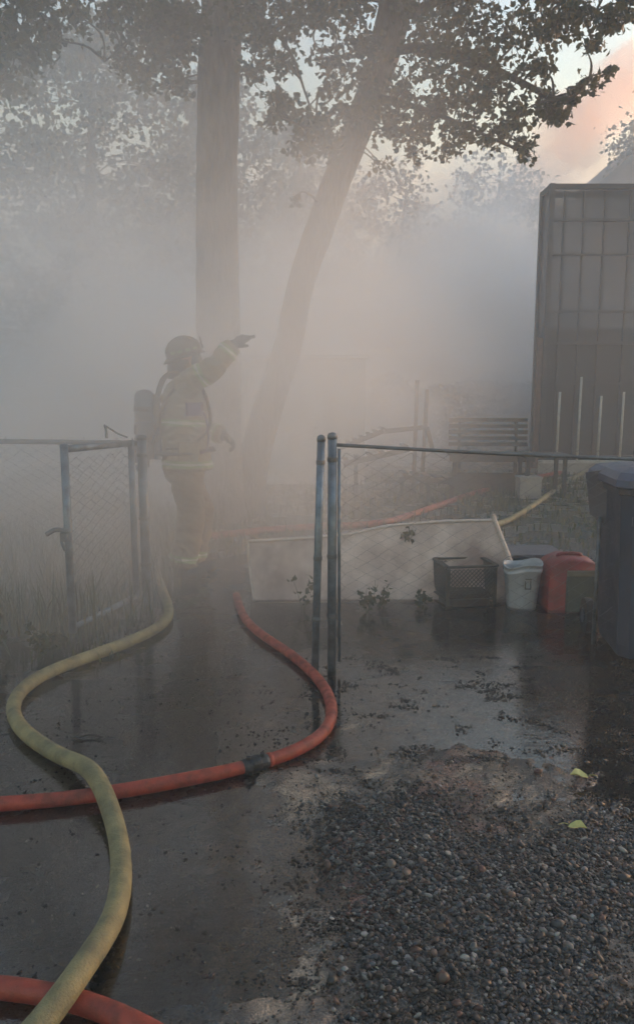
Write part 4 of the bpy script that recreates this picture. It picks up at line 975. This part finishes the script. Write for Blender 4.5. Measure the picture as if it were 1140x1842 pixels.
# ------------------------------------------------------------------ weeds and grass
def grass(name, label, n, xr, yr, hr, dens, mat_=M['grass'], seed=3):
    X = rng.uniform(*xr, n); Y = rng.uniform(*yr, n); k = rng.random(n) < dens(X, Y); X, Y = X[k], Y[k]; n = len(X)
    Z = gh(X, Y, False); h = rng.uniform(*hr, n) * (.5 + fbm(X * 2, Y * 2, 80)); a = rng.random(n) * 6.283; wd = rng.uniform(.003, .008, n) * (1 + Y * .04)
    lean = rng.uniform(.1, .7, n) * h; ca, sa = np.cos(a), np.sin(a)
    V = np.stack([np.stack([X - sa * wd, Y + ca * wd, Z - .01], -1), np.stack([X + sa * wd, Y - ca * wd, Z - .01], -1),
                  np.stack([X + ca * lean * .35 + sa * wd * .7, Y + sa * lean * .35 - ca * wd * .7, Z + h * .6], -1), np.stack([X + ca * lean * .35 - sa * wd * .7, Y + sa * lean * .35 + ca * wd * .7, Z + h * .6], -1),
                  np.stack([X + ca * lean, Y + sa * lean, Z + h], -1)], 1)
    b5 = (np.arange(n) * 5)[:, None]
    F = np.concatenate([b5 + np.array([[0, 1, 2]]), b5 + np.array([[0, 2, 3]]), b5 + np.array([[3, 2, 4]])])
    return tag(np_mesh(name, V.reshape(-1, 3), F, mat_), label, 'grass', kind='stuff')
grass('weeds', 'rank grass and weeds behind the left fence', 26000, (-5, -1.05), (4.5, 9), (.06, .38), lambda x, y: sstep(-1.0, -1.7, x + .25 * (y - 5) * -1 * .3) * .9)
grass('grass', 'rough grass on the far side of the yard', 26000, (-5, 7), (6.8, 14), (.03, .14), lambda x, y: .25 + .6 * (fbm(x * .8, y * .8, 81) > .5))
grass('short_grass', 'short grass tufts under the fence line', 9000, (-2.6, 2.6), (3.5, 6.4), (.02, .10), lambda x, y: .8 * sstep(-.9, -1.3, x) * (y > 4.1) * (fbm(x * 3, y * 3, 84) > .45))
def weed(px_, py_, h, label, n=14, Y=None):
    c = G(px_, py_) if Y is None else at(px_, py_, Y); c.z = float(gh(c.x, c.y, False)) if Y is None else c.z
    t = thing('weed', label, 'weed', tuple(c)); pos = []
    for k in range(4):
        e = c + Vector((random.uniform(-.3, .3) * h, random.uniform(-.2, .2) * h, h * random.uniform(.6, 1)))
        P_ = spline([c, (c + e) / 2 + Vector((random.uniform(-.03, .03), 0, .02)), e], 4)
        MB().tube(P_, lerp_list([.003, .0015], len(P_)), 4).build('stem', M['stem'], t)
        for q in range(n // 2): pos.append(tuple(P_[random.randint(2, len(P_) - 1)] + Vector(rng.normal(0, .012, 3))))
    tag(leaf_cloud('leaves', np.array(pos), rng.uniform(.02, .045, len(pos)), M['leaf'], t), kind='stuff')
weed(545, 1098, .28, 'small weed growing left of the twin gate posts'); weed(660, 1100, .24, 'low weed in front of the pale panel, right of the posts', 20)
weed(690, 1092, .20, 'taller thin weed beside the low one before the panel'); weed(760, 1092, .12, 'dark tuft of weed at the left foot of the crate', 24)
weed(735, 975, .10, 'little weed hanging over the top edge of the panel', 14, Y=5.5)
weed(20, 1180, .5, 'leafy weed at the left edge in front of the fence', 40); weed(95, 1172, .14, 'low green weed on the far side of the yellow hose by the open gate', 40); weed(70, 1190, .2, 'spreading weed between the left edge and the gate', 40)
tag(MB().tube(spline([G(130, 1330, .01), G(160, 1322, .012), G(185, 1326, .01)], 5), .004, 5).build('twig', M['bark2']), 'short dark twig lying inside the hose loop', 'twig')

# ------------------------------------------------------------------ firefighter
def remesh(name, mb, mt, parent, voxel, smooth=6, wr=0, seed=0):
    me = bpy.data.meshes.new('tmp'); me.from_pydata([tuple(p) for p in mb.v], [], mb.f); me.update()
    o = bpy.data.objects.new('tmp', me); COL.objects.link(o)
    r_ = o.modifiers.new('r', 'REMESH'); r_.mode = 'VOXEL'; r_.voxel_size = voxel
    s_ = o.modifiers.new('s', 'SMOOTH'); s_.iterations = smooth; s_.factor = .5
    dgr = bpy.context.evaluated_depsgraph_get(); dgr.update()
    new = bpy.data.meshes.new_from_object(o.evaluated_get(dgr)); bpy.data.objects.remove(o)
    if wr:
        n = len(new.vertices); co = np.empty(n * 3); new.vertices.foreach_get('co', co); co = co.reshape(-1, 3)
        nn = np.empty(n * 3); new.vertices.foreach_get('normal', nn); nn = nn.reshape(-1, 3)
        a = fbm(co[:, 0] * 9 + co[:, 2] * 7, co[:, 2] * 15 + co[:, 1] * 6, seed, 3) - .5; a = 1 - np.abs(a) * 6
        co = co + nn * (a * wr)[:, None]; new.vertices.foreach_set('co', co.ravel()); new.update()
    new.name = name; new.materials.clear(); new.materials.append(mt); new.shade_smooth()
    ob = bpy.data.objects.new(name, new); COL.objects.link(ob); ob.parent = parent
    return ob
def cap(mb, a, b_, r1, r2, n=5, seg=14):
    a, b_ = Vector(a), Vector(b_); pts = [a + (b_ - a) * t / n for t in range(n + 1)]
    mb.tube(pts, list(np.linspace(r1, r2, n + 1)), seg); mb.ball(a, r1, seg, 8); mb.ball(b_, r2, seg, 8)
def ellrings(mb, rings, seg=24):
    vs = []
    for cx_, cy_, z_, rx, ry in rings:
        for k in range(seg):
            a = 2 * math.pi * k / seg; vs.append(Vector((cx_ + rx * math.cos(a), cy_ + ry * math.sin(a), z_)))
    n = len(rings); fs = [(i_ * seg + k, i_ * seg + (k + 1) % seg, (i_ + 1) * seg + (k + 1) % seg, (i_ + 1) * seg + k) for i_ in range(n - 1) for k in range(seg)]
    fs += [tuple(range(seg - 1, -1, -1)), tuple((n - 1) * seg + k for k in range(seg))]; mb.add(vs, fs)
def band(src, mt, name, p0, axis_, half, sel=None, off=.004, parent=None):
    """tape sewn round a garment: the faces of the cloth between two planes, lifted off it"""
    me = src.data; ax = Vector(axis_).normalized(); p0 = Vector(p0); vs = me.vertices; used = {}; V_ = []; F_ = []
    for pol in me.polygons:
        cc = pol.center; d = (cc - p0).dot(ax)
        if abs(d) > half or (sel and not sel(cc)): continue
        idx_ = []
        for vi in pol.vertices:
            if vi not in used:
                co = vs[vi].co.copy(); dd = (co - p0).dot(ax)
                if abs(dd) > half: co -= ax * (dd - math.copysign(half, dd))
                used[vi] = len(V_); V_.append(co + vs[vi].normal * off)
            idx_.append(used[vi])
        F_.append(tuple(idx_))
    b = MB(); b.add(V_, F_); return b.build(name, mt, parent or src, True, local=True)

foot = G(335, 1034); ff = thing('person', 'firefighter in tan turnout gear and helmet with one arm raised, pointing right', 'person', (foot.x, foot.y, float(gh(foot.x, foot.y)) - .004), rotz=R(8))
sh_r, el_r, wr_r = (.045, -.215, 1.545), (.245, -.27, 1.665), (.40, -.25, 1.835)
sh_l, el_l, wr_l = (.045, .215, 1.50), (.12, .30, 1.20), (.32, .17, 1.14)
hd_c = Vector((.035, .0, 1.735))
# the body under the gear, one continuous surface
mb = MB()
ellrings(mb, [(.0, 0, .88, .10, .16), (0, 0, 1.0, .115, .17), (.01, 0, 1.15, .10, .15), (.02, 0, 1.35, .12, .18), (.03, 0, 1.5, .10, .19), (.03, 0, 1.57, .06, .09)])
cap(mb, (.03, 0, 1.52), (.035, 0, 1.66), .06, .058); mb.ball(hd_c, (.10, .078, .12), 18, 12); mb.ball(hd_c + Vector((.04, 0, -.06)), (.06, .055, .06))
mb.ball(hd_c + Vector((.108, 0, -.01)), (.018, .013, .025), 8, 6)
for s_ in (-1, 1): mb.ball(hd_c + Vector((-.005, s_ * .08, -.005)), (.02, .012, .032), 8, 6)
for S_, E_, W_ in ((sh_r, el_r, wr_r), (sh_l, el_l, wr_l)): cap(mb, S_, E_, .058, .045); cap(mb, E_, W_, .045, .032)
for s_, kx, fx_ in ((-1, .05, -.02), (1, .12, .05)):
    cap(mb, (.01, s_ * .09, .90), (kx, s_ * .105, .50), .085, .06); cap(mb, (kx, s_ * .105, .50), (fx_, s_ * .12, .09), .058, .042); cap(mb, (fx_, s_ * .12, .05), (fx_ + .13, s_ * .13, .04), .04, .03)
body = remesh('body', mb, M['skin'], ff, .014, 4)
# trousers
mb = MB()
ellrings(mb, [(.01, 0, .80, .15, .20), (.01, 0, .90, .165, .21), (.01, 0, 1.05, .15, .20)])
for s_, kx, fx_ in ((-1, .055, -.02), (1, .13, .055)):
    mb.tube([(.02, s_ * .10, .92), (.03, s_ * .10, .75), (kx, s_ * .11, .55), (kx - .005, s_ * .115, .48), (kx * .6 + fx_ * .4, s_ * .12, .32), (fx_ + .005, s_ * .122, .18), (fx_, s_ * .122, .115)], [.128, .122, .108, .106, .105, .108, .114], 18)
tro = remesh('trousers', mb, M['trouser'], ff, .014, 3, .010, 5)
for s_, fx_ in ((-1, -.02), (1, .055)):
    selq = (lambda s_: (lambda c_: c_.y * s_ > 0))(s_)
    tp = band(tro, M['lime'], 'ankle_band', (0, 0, .185), (.12, 0, 1), .028, selq, .005, ff)
    band(tro, M['silver'], 'silver_stripe', (0, 0, .185), (.12, 0, 1), .010, selq, .008, tp)
# coat
mb = MB()
ellrings(mb, [(.035, 0, .885, .195, .255), (.03, 0, .95, .19, .25), (.02, 0, 1.08, .18, .235), (.01, 0, 1.20, .175, .23), (.015, 0, 1.35, .185, .235), (.02, 0, 1.46, .175, .225), (.03, 0, 1.54, .14, .20), (.035, 0, 1.60, .09, .11)])
mb.tube([(.03, 0, 1.54), (.035, 0, 1.66)], [.085, .088], 16)
for S_, E_, W_ in ((sh_r, el_r, wr_r), (sh_l, el_l, wr_l)): cap(mb, S_, E_, .100, .086, 6, 16); mb.tube([Vector(E_), (Vector(E_) + Vector(W_)) / 2, Vector(W_)], [.084, .076, .066], 16); mb.ball(E_, .086, 14, 8)
coat = remesh('coat', mb, M['coat'], ff, .012, 4, .010, 9)
def tape(name, p0, ax, sel, hw=.029):
    t = band(coat, M['lime'], name, p0, ax, hw, sel, .005, ff); band(coat, M['silver'], 'silver_stripe', p0, ax, hw * .36, sel, .0085, t)
tor = lambda c_: abs(c_.y) < .262 and c_.x < .225
tape('chest_band', (0, 0, 1.255), (.04, 0, 1), lambda c_: tor(c_) and not (c_.y > .20 and c_.x > .05))
tape('hem_band', (0, 0, .935), (.03, 0, 1), lambda c_: True)
def along(S_, E_, t): return Vector(S_) + (Vector(E_) - Vector(S_)) * t
def nearseg(S_, E_, rad):
    S_, E_ = Vector(S_), Vector(E_); d = E_ - S_
    return lambda c_: ((c_ - S_) - d * ((c_ - S_).dot(d) / d.length_squared)).length < rad and -.1 < (c_ - S_).dot(d) / d.length_squared < 1.15
tape('sleeve_band', along(sh_r, el_r, .62), Vector(el_r) - Vector(sh_r), nearseg(sh_r, el_r, .135)); tape('sleeve_band', along(el_r, wr_r, .74), Vector(wr_r) - Vector(el_r), nearseg(el_r, wr_r, .12))
tape('sleeve_band', along(el_l, wr_l, .74), Vector(wr_l) - Vector(el_l), nearseg(el_l, wr_l, .12), .03)
# flap down the coat front and pocket
MB().box((.05, -.262, 1.04), (.16, .03, .15), Matrix.Rotation(R(3), 3, 'X'), bev=.01).build('pocket', M['coat'], ff, local=True)
# boots
for s_, fx_ in ((-1, -.02), (1, .055)):
    mb = MB(); mb.tube([(fx_, s_ * .122, .24), (fx_, s_ * .122, .12), (fx_, s_ * .122, .07)], [.070, .064, .062], 16); cap(mb, (fx_ - .02, s_ * .122, .058), (fx_ + .15, s_ * .14, .050), .057, .048, 5)
    bt_ = remesh('boot', mb, M['rubber'], ff, .010, 3); MB().box((fx_ + .065, s_ * .131, .012), (.30, .105, .024), Matrix.Rotation(s_ * R(6), 3, 'Z'), bev=.03).build('sole', M['rubber'], bt_, local=True)
# gloves: palm, four fingers and a thumb
def glove(W_, dirv, palm_n, curls, name='glove'):
    W_, d = Vector(W_), Vector(dirv).normalized(); n_ = Vector(palm_n); n_ = (n_ - d * n_.dot(d)).normalized(); s_ = d.cross(n_)
    mb = MB(); mb.tube([W_ - d * .05, W_ + d * .01, W_ + d * .03], [.050, .046, .038], 14)
    Mx = Matrix((d, s_, n_)).transposed(); mb.ball(W_ + d * .065, (.062, .050, .026), 14, 10, Mx)
    for k, (ln, cu) in enumerate(zip((.078, .088, .082, .064), curls)):
        b0 = W_ + d * .105 + s_ * (-.033 + k * .022) - d * abs(k - 1.3) * .006; p = [b0 - d * .03, b0]; a_ = 0; cur = b0
        for j in range(3): a_ += cu; cur = cur + (d * math.cos(a_) + n_ * math.sin(a_)) * ln * (.42, .32, .26)[j]; p.append(cur)
        mb.tube(p, [.0125, .0125, .0118, .011, .009], 10); mb.ball(cur, .009, 8, 6)
    tb = W_ + d * .035 - s_ * .035; p = [tb + s_ * .015, tb, tb + (d * .7 - s_ * .6 + n_ * .2).normalized() * .035, tb + (d * .85 - s_ * .4 + n_ * .35).normalized() * .066]
    mb.tube(p, [.015, .0145, .013, .010], 10); mb.ball(p[-1], .010, 8, 6)
    return remesh(name, mb, M['glove'], ff, .0042, 2)
glove(wr_r, (Vector(wr_r) - Vector(el_r)) * .9 + Vector((.08, 0, -.0)), (.2, .6, -.5), (.03, .30, .45, .55))
glove(wr_l, (.75, -.2, -.55), (-.9, -.2, -.6), (.6, .65, .7, .75))
# helmet tilted back, with a brim, ridges, front shield, ear flaps
Rh = Matrix.Rotation(R(-14), 3, 'Y') @ Matrix.Rotation(R(6), 3, 'X'); hc = hd_c + Vector((-.005, 0, .045))
mb = MB(); prof = [(.001, .135), (.05, .13), (.09, .108), (.115, .07), (.122, .03), (.124, .0), (.118, -.004), (.10, .0)]; mb.lathe(hc, prof[::-1], 28, Rh, 1.16, 1.0)
hel = mb.build('helmet', M['helmet'], ff, True, local=True)
mb = MB(); seg = 32; vs = []
for rr, zz in ((.118, .004), (.131, -.008), (.132, -.016), (.118, -.008)):
    for k in range(seg):
        a_ = 2 * math.pi * k / seg; ex = 1.18 + (.30 if math.cos(a_) < 0 else .08) * abs(math.cos(a_)) ** 2 * (rr - .118) / .022
        vs.append(hc + Rh @ Vector((rr * math.cos(a_) * ex, rr * math.sin(a_), zz - (.02 if math.cos(a_) < -.2 and rr > .13 else 0))))
mb.add(vs, [(i_ * seg + k, i_ * seg + (k + 1) % seg, ((i_ + 1) % 4) * seg + (k + 1) % seg, ((i_ + 1) % 4) * seg + k) for i_ in range(4) for k in range(seg)]); mb.build('brim', M['helmet'], hel, True, local=True)
for k in range(3):
    a_ = (k - 1) * .7; MB().tube([hc + Rh @ Vector((1.16 * .125 * math.cos(t) * math.cos(a_ * .6), .09 * math.sin(a_) + .0, .01 + .132 * math.sin(t))) for t in np.linspace(.25, 2.9, 9)], .006, 6).build('ridge', M['helmet'], hel, True, local=True)
MB().box(hc + Rh @ Vector((.150, 0, .06)), (.012, .07, .09), Rh, bev=.003).build('front_shield', M['black'], hel, local=True)
for q in (-.6, -.2, .25, .7): MB().box(hc + Rh @ Vector((.143 * math.sin(q) , -.119 * math.cos(q), .035)), (.038, .008, .02), Rh @ Matrix.Rotation(q, 3, 'Z')).build('helmet_sticker', M['lime'], hel, local=True)
mb = MB(); mb.lathe(hd_c + Vector((-.035, 0, -.045)), [(.098, -.10), (.105, -.04), (.10, .05)], 20, None, 1.0, .95); mb.build('neck_flap', M['black'], ff, True, local=True)
mb = MB(); mb.ball(hd_c + Vector((.072, 0, -.012)), (.062, .072, .088), 18, 12); mb.build('face_mask', M['visor'], ff, True, local=True)
MB().tube([hd_c + Vector((.11, 0, -.055)), hd_c + Vector((.155, 0, -.07))], [.034, .030], 14).build('regulator', M['black'], ff, True, local=True)
# air pack
ap = MB().box((-.195, 0, 1.22), (.045, .24, .50), bev=.015).build('pack_frame', M['black'], ff, local=True)
MB().lathe((-.285, -.02, .96), [(.03, 0), (.07, .015), (.082, .05), (.082, .30)], 22).build('tank_lower', M['tankgrey'], ap, True, local=True)
MB().lathe((-.285, -.02, .96), [(.0815, .301), (.0815, .47), (.075, .51), (.05, .54), (.015, .55)], 22).build('tank_upper', M['tankblue'], ap, True, local=True)
for zz in (1.12, 1.36): MB().lathe((-.285, -.02, zz), [(.088, -.018), (.090, 0), (.088, .018)], 22).build('tank_band', M['black'], ap, True, local=True)
vl = MB().tube([(-.285, -.02, .97), (-.285, -.02, .90)], [.026, .022], 12).build('valve', M['galv_dark'], ap, True, local=True)
MB().tube([(-.285, -.02, .91), (-.36, -.05, .90)], .028, 12).build('valve_knob', M['tankgrey'], vl, True, local=True)
MB().box((-.345, -.03, 1.20), (.05, .09, .07), bev=.012).build('gauge_box', M['rust'], ap, local=True)
MB().box((-.33, -.03, 1.02), (.12, .15, .15), bev=.03).build('hip_pouch', M['tankgrey'], ap, local=True)
for s_ in (-1, 1):
    MB().tube(spline([(-.20, s_ * .11, 1.40), (-.13, s_ * .13, 1.60), (.02, s_ * .135, 1.665 - .02), (.16, s_ * .13, 1.52), (.215, s_ * .13, 1.34), (.20, s_ * .15, 1.20), (.06, s_ * .262, 1.08), (-.12, s_ * .2, 1.06)], 6), .019, 8, flat=.45).build('shoulder_strap', M['black'], ap, True, local=True)
MB().tube(spline([(-.2, -.12, 1.02), (-.08, -.245, 1.02), (.08, -.262, 1.03), (.22, -.13, 1.04), (.245, 0, 1.04), (.22, .13, 1.04), (.08, .262, 1.03), (-.08, .245, 1.02), (-.2, .12, 1.02)], 6), .021, 8, flat=.4).build('waist_belt', M['black'], ap, True, local=True)
MB().box((.10, -.262, 1.36), (.13, .035, .10), Matrix.Rotation(R(-4), 3, 'X'), bev=.015).build('chest_pouch', M['violet'], ff, local=True)
MB().tube(spline([(-.27, -.02, 1.0), (-.19, -.14, 1.2), (-.10, -.20, 1.45), (.06, -.18, 1.58), (.17, -.07, 1.60), (.175, 0, 1.67)], 6), .011, 8).build('air_hose', M['rubber'], ap, True, local=True)
MB().tube(spline([(.17, -.14, 1.34), (.20, -.18, 1.2), (.19, -.20, 1.06), (.14, -.25, 1.02)], 6), .008, 8).build('radio_cord', M['violet'], ff, True, local=True)
